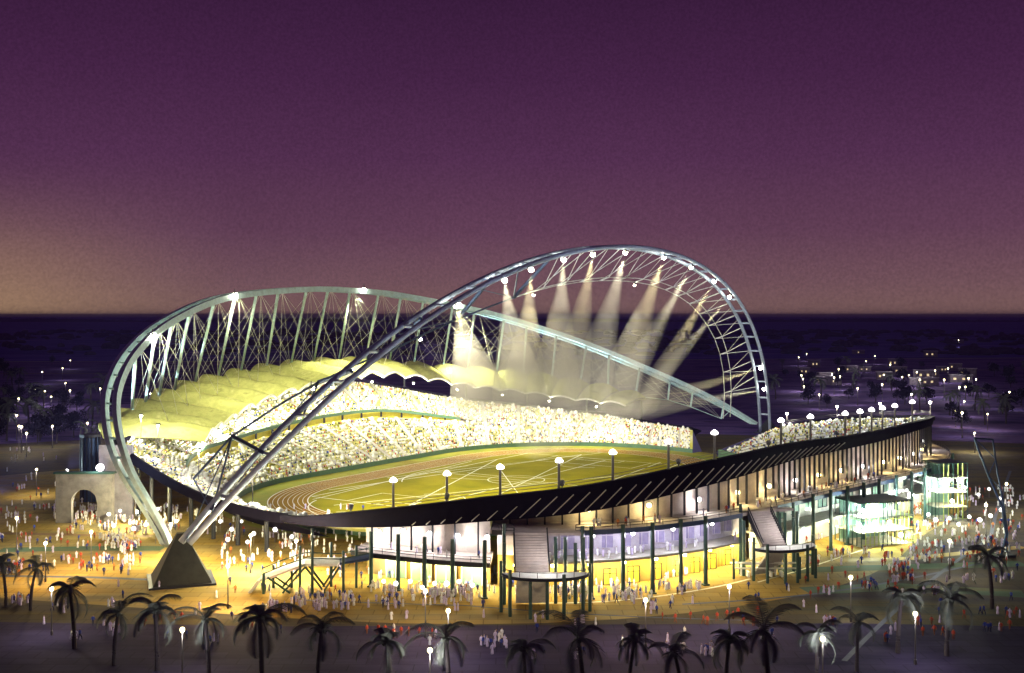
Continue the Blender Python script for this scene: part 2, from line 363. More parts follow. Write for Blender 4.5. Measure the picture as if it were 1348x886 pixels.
mb = MB(); mb.loft(tier_rings(PH, up_r0, up_z0, top_r, TIER_Z, 14)); part(mb, 'upper_tier', M_seat, bowl)
mb = MB()
mb.solid([[PP(in_r(p) - .4, p, 0), PP(in_r(p) - .4, p, 1.6), PP(in_r(p) - .05, p, 1.6), PP(in_r(p) - .05, p, 0)] for p in PH]); part(mb, 'front_parapet', M_green, bowl)
PB = np.arange(46, 150.01, 1.5)
mb = MB(); mb.loft([[PP(split_r(p) + .02, p, low_z(p)) for p in PB], [PP(split_r(p) + 1.6, p, low_z(p)) for p in PB], [PP(split_r(p) + 1.6, p, up_z0(p) - .2) for p in PB]]); part(mb, 'concourse_back', M_yel, bowl)
mb = MB(); mb.solid([[PP(split_r(p) + .6, p, up_z0(p) - .5), PP(split_r(p) + .6, p, up_z0(p) + .7), PP(split_r(p) + 1.1, p, up_z0(p) + .7), PP(split_r(p) + 1.1, p, up_z0(p) - .5)] for p in PB]); part(mb, 'concourse_parapet', M_green, bowl)
for p in np.arange(50, 122, 6.0):
    mb = MB(); mb.box(PP(split_r(p) + 1.0, p, (low_z(p) + up_z0(p))/2), (.6, .6, up_z0(p) - low_z(p) - .2), ANG + R(p)); part(mb, 'concourse_pier', M_fin, bowl)
mb = MB()
rim_o = lambda p: BOWL_R(p)
mb.loft([[PP(top_r(p), p, TIER_Z(p)) for p in PH], [PP(top_r(p), p, TIER_Z(p) + 1.1) for p in PH], [PP(top_r(p) + .5, p, TIER_Z(p) + 1.1) for p in PH], [PP(rim_o(p), p, TIER_Z(p) - .8) for p in PH], [PP(rim_o(p) - 4, p, TIER_Z(p) - 2.0) for p in PH], [PP(split_r(p), p, max(low_z(p) - 4, 1)) for p in PH]])
part(mb, 'rim_band', M_dark, bowl)  # the shadow band along the bowl edge is put into this dark colour
for p in list(np.arange(150, 190, 5.0)) + list(np.arange(-8, 60, 8.0)):
    q = PP(rim_o(p) - 4.2, p, 0); h = TIER_Z(p) - 2.2
    mb = MB(); mb.tube([q, q + Vector((0, 0, h))], .55, 8); part(mb, 'support_column', M_fin, bowl)
for p in (-12,):
    mb = MB(); mb.add([PP(in_r(p), p, 0), PP(in_r(p), p, 2.2), PP(top_r(p), p, TIER_Z(p)), PP(rim_o(p), p, 0)], [(0,1,2,3)]); part(mb, 'end_wall', M_endw, bowl)
# radial aisles: pale stairs running up the tiers
for p in np.arange(-8, 188, 8.0):
    for (ra, za, rb, zb) in ((in_r(p), 1.3, split_r(p), low_z(p)), (up_r0(p), up_z0(p), top_r(p), TIER_Z(p))):
        a, b = PP(ra, p, za + .35), PP(rb, p, zb + .35); d = (b - a).normalized(); n = Vector((-d.y, d.x, 0))*1.0; n = n.normalized() * .75
        mb = MB(); mb.solid([[a + n, a - n, a - n - Vector((0,0,.3)), a + n - Vector((0,0,.3))], [b + n, b - n, b - n - Vector((0,0,.3)), b + n - Vector((0,0,.3))]]); part(mb, 'aisle_stair', M_conc, bowl)

# roof: one membrane bay between every two ribs
roof = thing('membrane_roof', 'scalloped cream membrane roof curving over the far stand', 'roof', P(0, 110, 20))
BAYS = 21; bw = (141 - 4) / BAYS
for k in range(BAYS):
    a = 4 + bw*k; S, T = 20, 10; top = []; bot = []
    for i in range(S + 1):
        s = i / S; ra = []; rb = []
        for j in range(T + 1):
            t = j / T; p = a + bw*t; ri, ro = ROOF_IR(p), BOWL_R(p) + 1.5
            arc = math.sin(math.pi*t)
            sag = (2.5 + .8*abs(math.sin(2.5*math.pi*s))) * arc * (.55 + .45*min(max((p - 45)/35, 0), 1)) + .8*math.sin(math.pi*s)
            r = ri + (ro - ri)*s + (-1.6*arc if i == 0 else (1.8*arc if i == S else 0))
            z = ROOF_IZ(p) + (ROOF_OZ(p) - ROOF_IZ(p))*s + sag - 1.0
            q = PP(r, p, z); ra.append(q); rb.append(q - Vector((0, 0, .35)))
        top.append(ra); bot.append(rb)
    mb = MB(); mb.loft(top); mb.loft(bot[::-1]); mb.loft([top[0], bot[0]]); mb.loft([top[-1], bot[-1]]); mb.loft([[r[0] for r in top], [r[0] for r in bot]]); mb.loft([[r[-1] for r in top], [r[-1] for r in bot]])
    part(mb, 'membrane_bay', M_membrane, roof, True)
    mb = MB(); mb.tube([q + Vector((0, 0, -.1)) for q in top[0]], .42, 6); part(mb, 'edge_beam', M_memedge, roof, True)
    p = a
    mb = MB(); mb.tube([PP(ROOF_IR(p) + (BOWL_R(p) + 1.2 - ROOF_IR(p))*t, p, ROOF_IZ(p) + (ROOF_OZ(p) - ROOF_IZ(p))*t - .93 + .9*math.sin(math.pi*t)) for t in np.linspace(0, 1, 8)], .24, 5); part(mb, 'rib', M_pole, roof)
    if k % 2 == 0:
        rc = BOWL_R(p) * .965
        mb = MB(); zt = ROOF_IZ(p) + (ROOF_OZ(p) - ROOF_IZ(p))*.85 - 1.4
        mb.tube([PP(rc, p, max(TIER_Z(p) - 3, .5)), PP(rc, p, zt)], .45, 6); part(mb, 'roof_post', M_fin, roof)

# ------------------------------------------------------------------ front stand with its colonnade
front = thing('front_stand', 'crescent front stand with dark rim and open colonnades facing the plaza', 'stand', P(-100, -95, 0))
rim_r = lambda p: DECK_R(p) - 6
PF = np.arange(189, 340.01, 1.5)
fin_r = lambda p: min(stadium_ray(p, 9), rim_r(p) - 8)
mb = MB(); mb.loft(tier_rings(PF, fin_r, lambda p: 1.3, rim_r, RIM_Z, 24)); part(mb, 'seating_tier', M_seat, front)
mb = MB(); mb.solid([[PP(fin_r(p) - .4, p, 0), PP(fin_r(p) - .4, p, 3.2), PP(fin_r(p) - .05, p, 3.2), PP(fin_r(p) - .05, p, 0)] for p in PF]); part(mb, 'front_parapet', M_green, front)
mb = MB(); mb.solid([[PP(rim_r(p), p, RIM_Z(p) - .2), PP(rim_r(p), p, RIM_Z(p) + .9), PP(rim_r(p) + 1.6, p, RIM_Z(p) + .9), PP(rim_r(p) + 1.6, p, RIM_Z(p) - .2)] for p in PF]); part(mb, 'rim_cap', M_dark, front)
mb = MB(); mb.solid([[PP(rim_r(p) + .3, p, RIM_Z(p) - .22), PP(rim_r(p) + 1.3, p, RIM_Z(p) - .22), PP(rim_r(p) + .9, p, RIM_Z(p) - FASCIA_H(p)), PP(rim_r(p) - 2.5, p, RIM_Z(p) - FASCIA_H(p))] for p in PF]); part(mb, 'fascia', M_dark, front)
def deck_z(p): return 6.7 if p < 210.6 else 13.2
def slab(a, b, r0, r1, z, th, name, m, n=None):
    ph = np.linspace(a, b, n or max(3, int((b-a)/1.5)))
    mb = MB(); mb.solid([[PP(r0(p), p, z - th), PP(r0(p), p, z), PP(r1(p), p, z), PP(r1(p), p, z - th)] for p in ph]); return part(mb, name, m, front)
slab(199, 210.6, lambda p: rim_r(p) - 5, DECK_R, 6.7, .7, 'lower_gallery', M_deck)
slab(210.6, 300, lambda p: rim_r(p) - 5, DECK_R, 13.2, .7, 'upper_gallery', M_deck)
slab(212.5, 233, lambda p: rim_r(p) - 5, lambda p: DECK_R(p) - 1.5, 6.9, .5, 'mid_gallery', M_conc)
slab(236, 296, lambda p: rim_r(p) - 5, lambda p: DECK_R(p) - 2, 6.5, .5, 'mid_gallery', M_conc)
def wall(a, b, rf, z0f, z1f, name, m):
    ph = np.linspace(a, b, max(3, int((b-a)/1.5)))
    mb = MB(); mb.solid([[PP(rf(p), p, z0f(p)), PP(rf(p), p, z1f(p)), PP(rf(p) - .5, p, z1f(p)), PP(rf(p) - .5, p, z0f(p))] for p in ph]); return part(mb, name, m, front)
wall(199, 210.4, lambda p: rim_r(p) - 2.6, lambda p: 6.72, lambda p: RIM_Z(p) - 2.2, 'gallery_wall', M_deck)
wall(210.8, 300, lambda p: rim_r(p) - 2.6, lambda p: 13.22, lambda p: RIM_Z(p) - 1.6, 'gallery_wall', M_deck)
wall(199, 210.4, lambda p: rim_r(p) - 3.2, lambda p: .0, lambda p: 5.98, 'ground_wall', M_plaza)
wall(211, 234, lambda p: rim_r(p) - 1.0, lambda p: 6.92, lambda p: 12.48, 'storey_wall', M_lilac)
wall(211, 236, lambda p: rim_r(p) - 3.2, lambda p: .0, lambda p: 6.38, 'ground_wall', M_plaza)
wall(236.2, 300, lambda p: rim_r(p) - 2, lambda p: .0, lambda p: 12.48, 'ground_wall', M_conc)
mb = MB(); 
for r0, r1, p, z1 in ((fin_r(340), rim_r(340), 340, RIM_Z(340)),):
    mb.add([PP(r0, p, 0), PP(r0, p, 2.2), PP(r1, p, z1), PP(r1 + 1, p, 0)], [(0,1,2,3)])
part(mb, 'end_wall', M_endw, front)
wall(300.2, 340, lambda p: rim_r(p) + .2, lambda p: 0, lambda p: RIM_Z(p) - 1.5, 'outer_wall', M_endw)
def panel(p, r, z, w, h, name, m, fr):
    c = PP(r, p, z); rz = ANG + R(p); ut = Vector((-math.sin(rz), math.cos(rz), 0)); ur = Vector((math.cos(rz), math.sin(rz), 0))
    mb = MB(); mb.box(c, (.2, w, h), rz); d = part(mb, name, m, front); mb = MB()
    for dy in (-w/2, 0, w/2): mb.box(c + ut*dy + ur*.1, (.22, .16, h + .16), rz)
    for dz in (-h/2, h*.2, h/2): mb.box(c + ur*.1 + Vector((0, 0, dz)), (.18, w, .14), rz)
    mb.v = [(x - front.location.x, y - front.location.y, z_) for x, y, z_ in mb.v]; mb.build(name + '_frame', fr, d)
M_dglass = mat('dark blue glazing', (.05,.05,.13), .2, spec=.5, vary=.2)
M_lglass = mat('lilac glazing', (.27,.24,.40), .25, spec=.4, vary=.2)
for p in np.arange(216.5, 233, 1.55): panel(p, rim_r(p) - .95, 9.9, 2.9, 3.6, 'window', M_lglass, M_lilac)
for p in np.arange(218, 235, 2.1): panel(p, rim_r(p) - 3.1, 1.7, 2.6, 3.3, 'door', M_dglass if int(p) % 2 else M_yel, M_fin)
for p in np.arange(238, 298, 3.2): panel(p, rim_r(p) - 1.9, 9.6, 3.6, 3.8, 'window', M_glass, M_fin)
# gallery fins between rim and deck
for p in list(np.arange(200, 211, 1.9)) + list(np.arange(212, 240, 1.35)) + list(np.arange(240, 298, 1.05)):
    z0 = deck_z(p) + .01 + (random.choice((0, 0, 1.2, 2.4)) if p > 236 else 0); z1 = RIM_Z(p) - FASCIA_H(p) + .3
    if z1 - z0 < .8: continue
    mb = MB(); mb.box(PP(rim_r(p) + (.5 if p > 236 else -.4), p, (z0 + z1)/2), (.42, .34, z1 - z0), ANG + R(p)); part(mb, 'gallery_fin', M_fin, front)
for p in np.arange(204, 252, 1.25):
    mb = MB(); mb.tube([PP(rim_r(p) + 1.5, p + 1.6, RIM_Z(p + 1.6) - .5), PP(rim_r(p) + 1.1, p, RIM_Z(p) - FASCIA_H(p) + .3)], .11, 5); part(mb, 'raking_strut', M_conc, front)
for a_, b_, dz in ((200, 338, 1.0), (200, 338, 1.6)):
    mb = MB(); mb.tube([PP(rim_r(p) + .4, p, RIM_Z(p) + .9 + dz - .4) for p in np.arange(a_, b_, 2.0)], .06, 4); part(mb, 'rim_rail', M_pole, front)
# tall outer colonnade
for p in [201, 203.4, 205.6, 207.8, 210.2, 217.9, 220.3, 222.7, 225.2, 227.6] + [243, 246.5, 250, 253.5, 257, 261, 265, 269, 274, 279, 285]:
    h = deck_z(p) + (.9 if p > 211 else 4.5)
    q = PP(DECK_R(p) + .55, p, 0); mb = MB(); mb.tube([q, q + Vector((0, 0, h))], .42, 10); mb.box(q + Vector((0, 0, .15)), (1.3, 1.3, .3), ANG + R(p))
    part(mb, 'colonnade_column', M_colm, front)
for a, b, z in ((199, 210.6, 6.7), (210.7, 212.3, 13.2), (216.8, 232, 13.2), (237, 300, 13.2)):
    mb = MB(); ph = np.linspace(a, b, max(4, int((b - a)/1.2)))
    for dz in (.55, 1.1): mb.tube([PP(DECK_R(p) - .25, p, z + dz) for p in ph], .06, 4)
    for p in ph: mb.tube([PP(DECK_R(p) - .25, p, z), PP(DECK_R(p) - .25, p, z + 1.1)], .05, 4)
    part(mb, 'railing', M_fin, front)
    mb = MB(); mb.solid([[PP(DECK_R(p) + .003, p, z - .9), PP(DECK_R(p) + .003, p, z + .05), PP(DECK_R(p) + .12, p, z + .05), PP(DECK_R(p) + .12, p, z - .9)] for p in ph]); part(mb, 'deck_edge', M_blue if a > 212 else M_fin, front)
for p in (201.2, 203.6, 205.8, 208):           # glazed doors in the lower storey
    c = PP(rim_r(p+.9) - 2.6, p + .9, 2.1); mb = MB(); mb.box(c, (.25, 4.2, 4.2), ANG + R(p + .9)); d = part(mb, 'door', M_glass, front)
    mb = MB()
    for dy in (-2.1, 0, 2.1):
        mb.box(c + Vector((math.cos(ANG+R(p+.9)+math.pi/2)*dy, math.sin(ANG+R(p+.9)+math.pi/2)*dy, 0)) + (PP(1, p+.9) - PP(0, p+.9))*.2, (.2, .22, 4.4), ANG + R(p + .9))
    mb.v = [(x - front.location.x, y - front.location.y, z) for x, y, z in mb.v]; mb.build('door_frame', M_white, d)

# ------------------------------------------------------------------ spectators
def crowd(name, label, specs, seed):
    r = np.random.default_rng(seed)
    t = (1 + 5**.5)/2
    iv = np.array([(-1,t,0),(1,t,0),(-1,-t,0),(1,-t,0),(0,-1,t),(0,1,t),(0,-1,-t),(0,1,-t),(t,0,-1),(t,0,1),(-t,0,-1),(-t,0,1)], float); iv /= np.linalg.norm(iv[0])
    jf = np.array([(0,11,5),(0,5,1),(0,1,7),(0,7,10),(0,10,11),(1,5,9),(5,11,4),(11,10,2),(10,7,6),(7,1,8),(3,9,4),(3,4,2),(3,2,6),(3,6,8),(3,8,9),(4,9,5),(2,4,11),(6,2,10),(8,6,7),(9,8,1)])
    V = []; Fc = []; MI = []; k = 0
    for n, a, b, r0f, z0f, r1f, z1f, steps in specs:
        for _ in range(n):
            p = r.uniform(a, b); s = (r.integers(0, steps) + .6) / steps
            if abs((p + 12) % 8 - 4) < .42: continue
            if math.sin(p*.9 + s*5) + math.sin(p*.37 - s*9 + 1) + .6*math.sin(p*2.3 + s*14) < -1.25 and r.random() < .75: continue
            q = PP(r0f(p) + (r1f(p) - r0f(p))*s, p, z0f(p) + (z1f(p) - z0f(p))*math.floor(s*steps)/steps)
            w = r.random(); m = 0 if w < .42 else 1 if w < .66 else 2 if w < .75 else 3 if w < .80 else 4 if w < .87 else 5
            g = r.uniform(.28, .43); 
            if m == 0 and r.random() < .12: g *= r.uniform(1.5, 2.3)
            V.append(iv*np.array([g, g, g*1.3]) + np.array([q.x, q.y, q.z + g*.9])); Fc.append(jf + 12*k); MI += [m]*20; k += 1
    V = np.concatenate(V); Fc = np.concatenate(Fc)
    me = bpy.data.meshes.new(name); me.vertices.add(len(V)); me.vertices.foreach_set('co', V.ravel()); me.loops.add(Fc.size); me.loops.foreach_set('vertex_index', Fc.ravel())
    me.polygons.add(len(Fc)); me.polygons.foreach_set('loop_start', np.arange(0, Fc.size, 3))
    for m in (mat('crowd white', (.78,.78,.74), .8, vary=.05), mat('crowd cream', (.70,.64,.20), .8, vary=.1), mat('crowd lilac', (.55,.52,.62), .8, vary=.1), mat('crowd blue', (.05,.09,.35), .8), mat('crowd red', (.42,.07,.04), .8), mat('crowd dark', (.05,.07,.05), .8)): me.materials.append(m)
    me.polygons.foreach_set('material_index', MI); me.polygons.foreach_set('use_smooth', [True]*len(MI)); me.update(calc_edges=True)
    o = bpy.data.objects.new(name, me); COL.objects.link(o); tag(o, label, 'crowd', kind='stuff'); return o
crowd('crowd', 'dense crowd in pale clothes filling both tiers under the membrane roof', [
    (17000, -11, 187, in_r, lambda p: 1.3, split_r, low_z, 14), (13000, -11, 187, up_r0, up_z0, top_r, TIER_Z, 14)], 1)
crowd('crowd', 'pale crowd on the front stand beside the globe lamps', [
    (8000, 250, 339, fin_r, lambda p: 1.3, rim_r, RIM_Z, 24), (300, 190, 250, fin_r, lambda p: 1.3, rim_r, RIM_Z, 24)], 2)

# ------------------------------------------------------------------ arches
def catmull(pts, n):
    pts = [Vector(p) for p in pts]; out = []
    q = [pts[0]*2 - pts[1]] + pts + [pts[-1]*2 - pts[-2]]
    for i in range(1, len(q) - 2):
        for k in range(n):
            t = k/n; a, b, c, d = q[i-1], q[i], q[i+1], q[i+2]
            out.append(.5*((2*b) + (-a + c)*t + (2*a - 5*b + 4*c - d)*t*t + (-a + 3*b - 3*c + d)*t**3))
    out.append(pts[-1]); return out
def resample(pts, n):
    L = [0]
    for a, b in zip(pts, pts[1:]): L.append(L[-1] + (b - a).length)
    out = []; j = 0
    for k in range(n + 1):
        s = L[-1]*k/n
        while j < len(L) - 2 and L[j+1] < s: j += 1
        t = (s - L[j])/max(L[j+1] - L[j], 1e-9); out.append(pts[j].lerp(pts[j+1], min(t, 1)))
    return out
def zA(E): return np.polyval([-2.566e-08, 1.209e-06, -1.6772e-03, 1.681e-02, 76.2], E)
ptsA = []
for E in np.linspace(-159.5, 183.5, 220):
    z = zA(E); ptsA.append(Vector((E, -20 - .3*z, z)))
ptsA = resample(ptsA, 96)
ENZ = lambda v, dn=0.0, dz=0.0: P(v.x, v.y + dn, v.z + dz)
archA = thing('front_arch', 'blue twin-tube lattice arch crossing in front of the stadium and carrying floodlights', 'arch', P(0, -20, 0))
for s in (-1, 1):
    mb = MB(); mb.tube([ENZ(p, s*(2.3 - 1.1*max(0, 1 - i/8)), 0) for i, p in enumerate(ptsA)], .68, 10); part(mb, 'main_tube', M_archA, archA, True)
for k in range(3, 95, 3):
    mb = MB(); mb.tube([ENZ(ptsA[k], -2.3), ENZ(ptsA[k], 2.3)], .42, 6); part(mb, 'cross_rung', M_archA, archA)
M_led = mat('lit strip', (1,1,1), .4, vary=0, emit=1.3, ecol=(.92,.95,1))
for k in range(46, 94, 4):
    mb = MB(); mb.tube([ENZ(p, -2.3, 0) + Vector((-.2, -.92, .2)) for p in ptsA[k:k+4]], .13, 5); part(mb, 'light_strip', M_led, archA)
chA = catmull([(-151, -15.5, 20.5), (-146.9, -15.6, 25.3), (-135.1, -17.5, 31.7), (-122.9, -19.2, 37.3), (-109.2, -20.9, 42), (-88.3, -21.8, 47.2), (-75.4, -23.5, 51.8), (-45.8, -25.9, 59.3), (-29.7, -26.8, 62.7), (-13.6, -27.5, 65.1), (2.9, -28, 66.5), (19, -28.2, 67.2), (35, -28.1, 67.1), (50.5, -27.9, 66.2), (70.7, -27.1, 63.5), (89.3, -25.8, 59.4), (110, -23.6, 51.9), (129.5, -20.6, 42.1), (144.6, -17, 30.1), (153, -14.1, 20.2), (157, -12, 9)], 6)
chA = resample(chA, 26)
for s, r in ((-1, .16), (1, .16)):
    mb = MB(); mb.tube([ENZ(p, s*1.6, -s*.5) for p in chA[9:]], r, 5); part(mb, 'inner_chord', M_rod, archA)
mb = MB(); mb.tube([ENZ(p) for p in chA[:10]], .26, 6); part(mb, 'inner_chord', M_slate, archA)
def nearest(pts, q): return min(range(len(pts)), key=lambda i: (pts[i] - q).length)
for i, c in enumerate(chA[1:-1]):
    k = nearest(ptsA, c + Vector((0, -10, 6 if i > 8 else -2))); low = i < 9
    mb = MB()
    if low:
        if i % 2: continue
        mb.tube([ENZ(c), ENZ(ptsA[k], 0)], .52, 6); mb.tube([ENZ(c), ENZ(ptsA[max(k - 4, 1)], 0)], .24, 5); mb.tube([ENZ(c), ENZ(ptsA[max(k - 9, 0)], 0)], .14, 5)
    else:
        mb.tube([ENZ(c, -1.6, .5), ENZ(c, 1.6, -.5)], .24, 5)
        mb.tube([ENZ(c, -1.6, .5), ENZ(ptsA[k], 2.3)], .22 if i > 16 else .13, 5)
        for dk, sg in ((-2, -1), (2, 1)):
            kk = min(max(k + dk, 0), 96); mb.tube([ENZ(c, sg*1.6, -sg*.5), ENZ(ptsA[kk], 2.3)], .12, 4)
    part(mb, 'lattice_strut', M_slate if low else M_rod, archA)
mb = MB(); mb.tube([ENZ(chA[0], 0), ENZ(ptsA[2], 0)], .16, 5); mb.tube([ENZ(chA[1], 0), ENZ(ptsA[0], 0)], .14, 5); part(mb, 'lattice_strut', M_slate, archA)

ctlB = [(-153, 6), (-151, 9), (-148.5, 14), (-145.5, 20), (-139, 27.5), (-128, 36), (-110, 45), (-85, 53.5), (-51, 61), (-7, 64.6), (22, 64.6), (47, 63), (87, 57), (114, 50), (137, 42), (158, 31), (176, 19.5), (184, 12), (188, 4)]
ptsB = resample(catmull([(E, -20 + 1.7*z, z) for E, z in ctlB], 10), 110)
archB = thing('far_arch', 'pale cyan ladder arch leaning back over the membrane roof on slanted struts', 'arch', P(0, 60, 0))
def wB(i): return 2.2 * min(1, .35 + i/14, .35 + (110 - i)/14)
for s in (-1, 1):
    secs = []
    for i, p in enumerate(ptsB):
        w = wB(i); a = .95
        t = (ptsB[min(i+1, 110)] - ptsB[max(i-1, 0)]); nz = Vector((-t.z, 0, t.x)); nz = nz.normalized() if nz.length else Vector((0,0,1))
        c = p + Vector((0, s*w, 0))
        secs.append([P(*(c + Vector((0, dy, 0)) + nz*dz)) for dy, dz in ((-a, -1.0), (a, -.85), (a, .85), (-a, 1.0))])
    mb = MB(); mb.solid(secs); part(mb, 'main_chord', M_archB, archB)
for k in range(4, 109, 2):
    mb = MB(); mb.tube([ENZ(ptsB[k], -wB(k) + .6), ENZ(ptsB[k], wB(k) - .6)], .28, 5)
    part(mb, 'ladder_rung', M_archB, archB)
# struts from the arch down to the outer edge of the roof, with fans of tie rods
def uofE(v): q = P(v.x, v.y, v.z); return 674 + F_PX*q.x/q.y
STRUTS = [(23, 122.0), (27, 117.0), (30, 112.5), (33, 108.0), (37, 102.5), (40, 96.5), (43, 91.0), (46, 85.0), (50, 79.5), (53, 74.5), (56, 69.0), (60, 63.5), (63, 58.5), (66, 53.5), (70, 47.5), (73, 42.5), (77, 36.5), (80, 31.0), (84, 25.0), (88, 19.0), (91, 13.0), (95, 6.5), (99, 0.0), (102, 0.0), (106, 0.0)]      # (station along the arch, bearing of the foot on the roof edge; 0 = hangs to the low tie)
feet = [PP(BOWL_R(p) + 1.0, p, ROOF_OZ(p) - 1.0) if p else ENZ(ptsB[k], 1.0, -(9.5 - 1.6*max(0, n_ - 22))) for n_, (k, p) in enumerate(STRUTS)]
for n_, (k, p) in enumerate(STRUTS):
    mb = MB(); mb.tube([ENZ(ptsB[k], 0, -.8), feet[n_]], .56, 8, r_end=.46); part(mb, 'slanted_strut', M_archB, archB, True)
    mb = MB()
    for d in (-2, -1, 1, 2, 3):
        if 0 <= n_ + d < len(feet): mb.tube([ENZ(ptsB[k], -2.2, -.6), feet[n_ + d]], .05, 4, caps=False)
    if p:
        for dp in (-5, 5):
            q = min(max(p + dp, 5), 140); mb.tube([ENZ(ptsB[k], -2.2, -.6), PP((ROOF_IR(q) + BOWL_R(q))/2, q, (ROOF_IZ(q) + ROOF_OZ(q))/2 + .8)], .05, 4, caps=False)
    part(mb, 'tie_rod_fan', M_rod, archB)
mb = MB(); mb.tube(feet[21:] + [ENZ(ptsB[107])], .16, 5); part(mb, 'low_tie', M_archB, archB)
# footings
def footing(c, rz, w, h, label):
    t = thing('arch_footing', label, 'footing', c)
    mb = MB(); mb.box(c + Vector((0, 0, h/2 + .4)), (w, w, h), rz, .14); part(mb, 'pyramid', M_foot, t)
    mb = MB(); mb.box(c + Vector((0, 0, .2)), (w + 1.6, w + 1.6, .4), rz); part(mb, 'plinth', M_fin, t); return t
footing(Vector((-68.6, 227.5, 0)), .35, 11.5, 9.5, 'dark pyramid footing where both arches meet on the plaza')
footing(P(186, -21), .6, 8, 6, 'dark footing at the far ends of both arches behind the stands')
# service tower beside the end of the roof
c = PP(133, 141); t = thing('service_tower', 'slim dark ribbed tower standing behind the foot of the cyan arch', 'tower', c)
mb = MB(); mb.tube([c, c + Vector((0, 0, 19))], 2.4, 14); part(mb, 'shaft', M_blue, t)
mb = MB()
for k in range(12):
    w = 2*math.pi*k/12; mb.box(c + Vector((2.6*math.cos(w), 2.6*math.sin(w), 9.5)), (.7, .18, 19), w)
part(mb, 'rib', M_fin, t); mb = MB(); mb.tube([c + Vector((0,0,19)), c + Vector((0,0,19.8))], 3.0, 14); part(mb, 'cap', M_fin, t)

# ------------------------------------------------------------------ floodlights on the arches, beams put into shape as cones of denser air
M_beam = bpy.data.materials.new('beam cone air'); M_beam.use_nodes = True
def beam_mat():
    nt = M_beam.node_tree; nt.nodes.clear(); o = nt.nodes.new('ShaderNodeOutputMaterial'); v = nt.nodes.new('ShaderNodeVolumePrincipled')
    v.inputs['Color'].default_value = (.98, .94, .80, 1); v.inputs['Density'].default_value = .019; v.inputs['Anisotropy'].default_value = 0
    nt.links.new(v.outputs[0], o.inputs['Volume'])
beam_mat()
M_house = mat('lamp housing', (.06,.06,.07), .5)
def pt_on(pts, u):
    return min(range(len(pts)), key=lambda i: abs(uofE(pts[i]) - u))
def floodlight(src, dst, label, power, angle, beam=None, col=(1, .93, .70), group='floodlights on the arches', lens=.70):
    t = thing('floodlight', label, 'floodlight', src, 0, group); d = (dst - src).normalized()
    mb = MB(); mb.tube([src - d*1.3, src - d*.5], .25, 10, r_end=.4); mb.tube([src - d*.9, src - d*.9 + Vector((0, 0, 1.4))], .12, 5); part(mb, 'housing', M_house, t)
    mb = MB(); mb.ball(src + d*.2, lens, n=12, m=8); part(mb, 'lens', M_lens, t, True)
    lamp('flood_lamp', 'SPOT', src + d*1.8, power, col, t, .5, dst, angle*1.1, .8)
    if beam:
        L = (dst - src).length*beam; r1 = math.tan(R(angle/2))*L*1.0
        mb = MB(); mb.tube([src + d*4.0, src + d*L*.5, src + d*L], r1*4/L, 24, r_end=r1); o = part(mb, 'light_beam', M_beam, t, True); tag(o, kind='stuff')
    return t
def tierpt(p, k=.7): return PP(in_r(p) + (top_r(p) - in_r(p))*k, p, 2.2 + (TIER_Z(p) - 2.2)*k)
FL = [(430, P(-40, 5, 0), 62), (490, P(-5, 10, 0), 62), (540, P(40, 5, 0), 62), (598, tierpt(40), 12), (655, tierpt(31), 12), (697, tierpt(31, .9), 10), (740, tierpt(24), 13), (780, tierpt(22), 12), (815, tierpt(18), 14), (868, tierpt(12), 16),
      (908, tierpt(13, .3), 14), (936, tierpt(6, .5), 14), (958, tierpt(10, .1), 12), (980, P(20, 40, .5), 12), (994, tierpt(30, .2), 12), (722, PP(108, 34, 27), 44), (851, PP(108, 14, 22), 44)]  # last two are added wide floods that brighten the roof
def idxA(u):
    best = None
    for i, p in enumerate(ptsA):
        if i < 20: continue
        d = abs(uofE(p) - u)
        if best is None or d < best[0]: best = (d, i)
    return best[1]
for n_, (u, dst, ang) in enumerate(FL):
    # the arch turns back near its far end: pick the upper branch
    src = ENZ(ptsA[idxA(u)], -1.2, -1.7) if u < 970 else ENZ(ptsA[{980: 84, 994: 88}[u]], -1.0, -1.0)
    if ang > 40: src = ENZ(chA[min(range(27), key=lambda i: abs(uofE(chA[i]) - u) + (0 if 2 < i < 22 else 1e4))], 1.8, -1.5)
    floodlight(src, dst, ORD[n_] + ' floodlight up the blue arch counted from the pyramid footing', 120000 if ang == 44 else 480000, ang*(.70 if ang < 40 else 1), .80 if ang < 40 else None, ((1, .94, .74), (1, .86, .52))[n_ % 2], lens=.42 if ang > 40 else .66)
for n_, u in enumerate((192, 298, 465, 600)):
    i = min((k for k in range(25, 80)), key=lambda k: abs(uofE(ptsB[k]) - u)); src = ENZ(ptsB[i], -3.6, .6)
    floodlight(src, PP(108, (122, 100, 72, 40)[n_], 20), ORD[n_] + ' floodlight along the cyan arch counted from the pyramid footing', 380000, 84, None, (1, .95, .55), lens=.85)

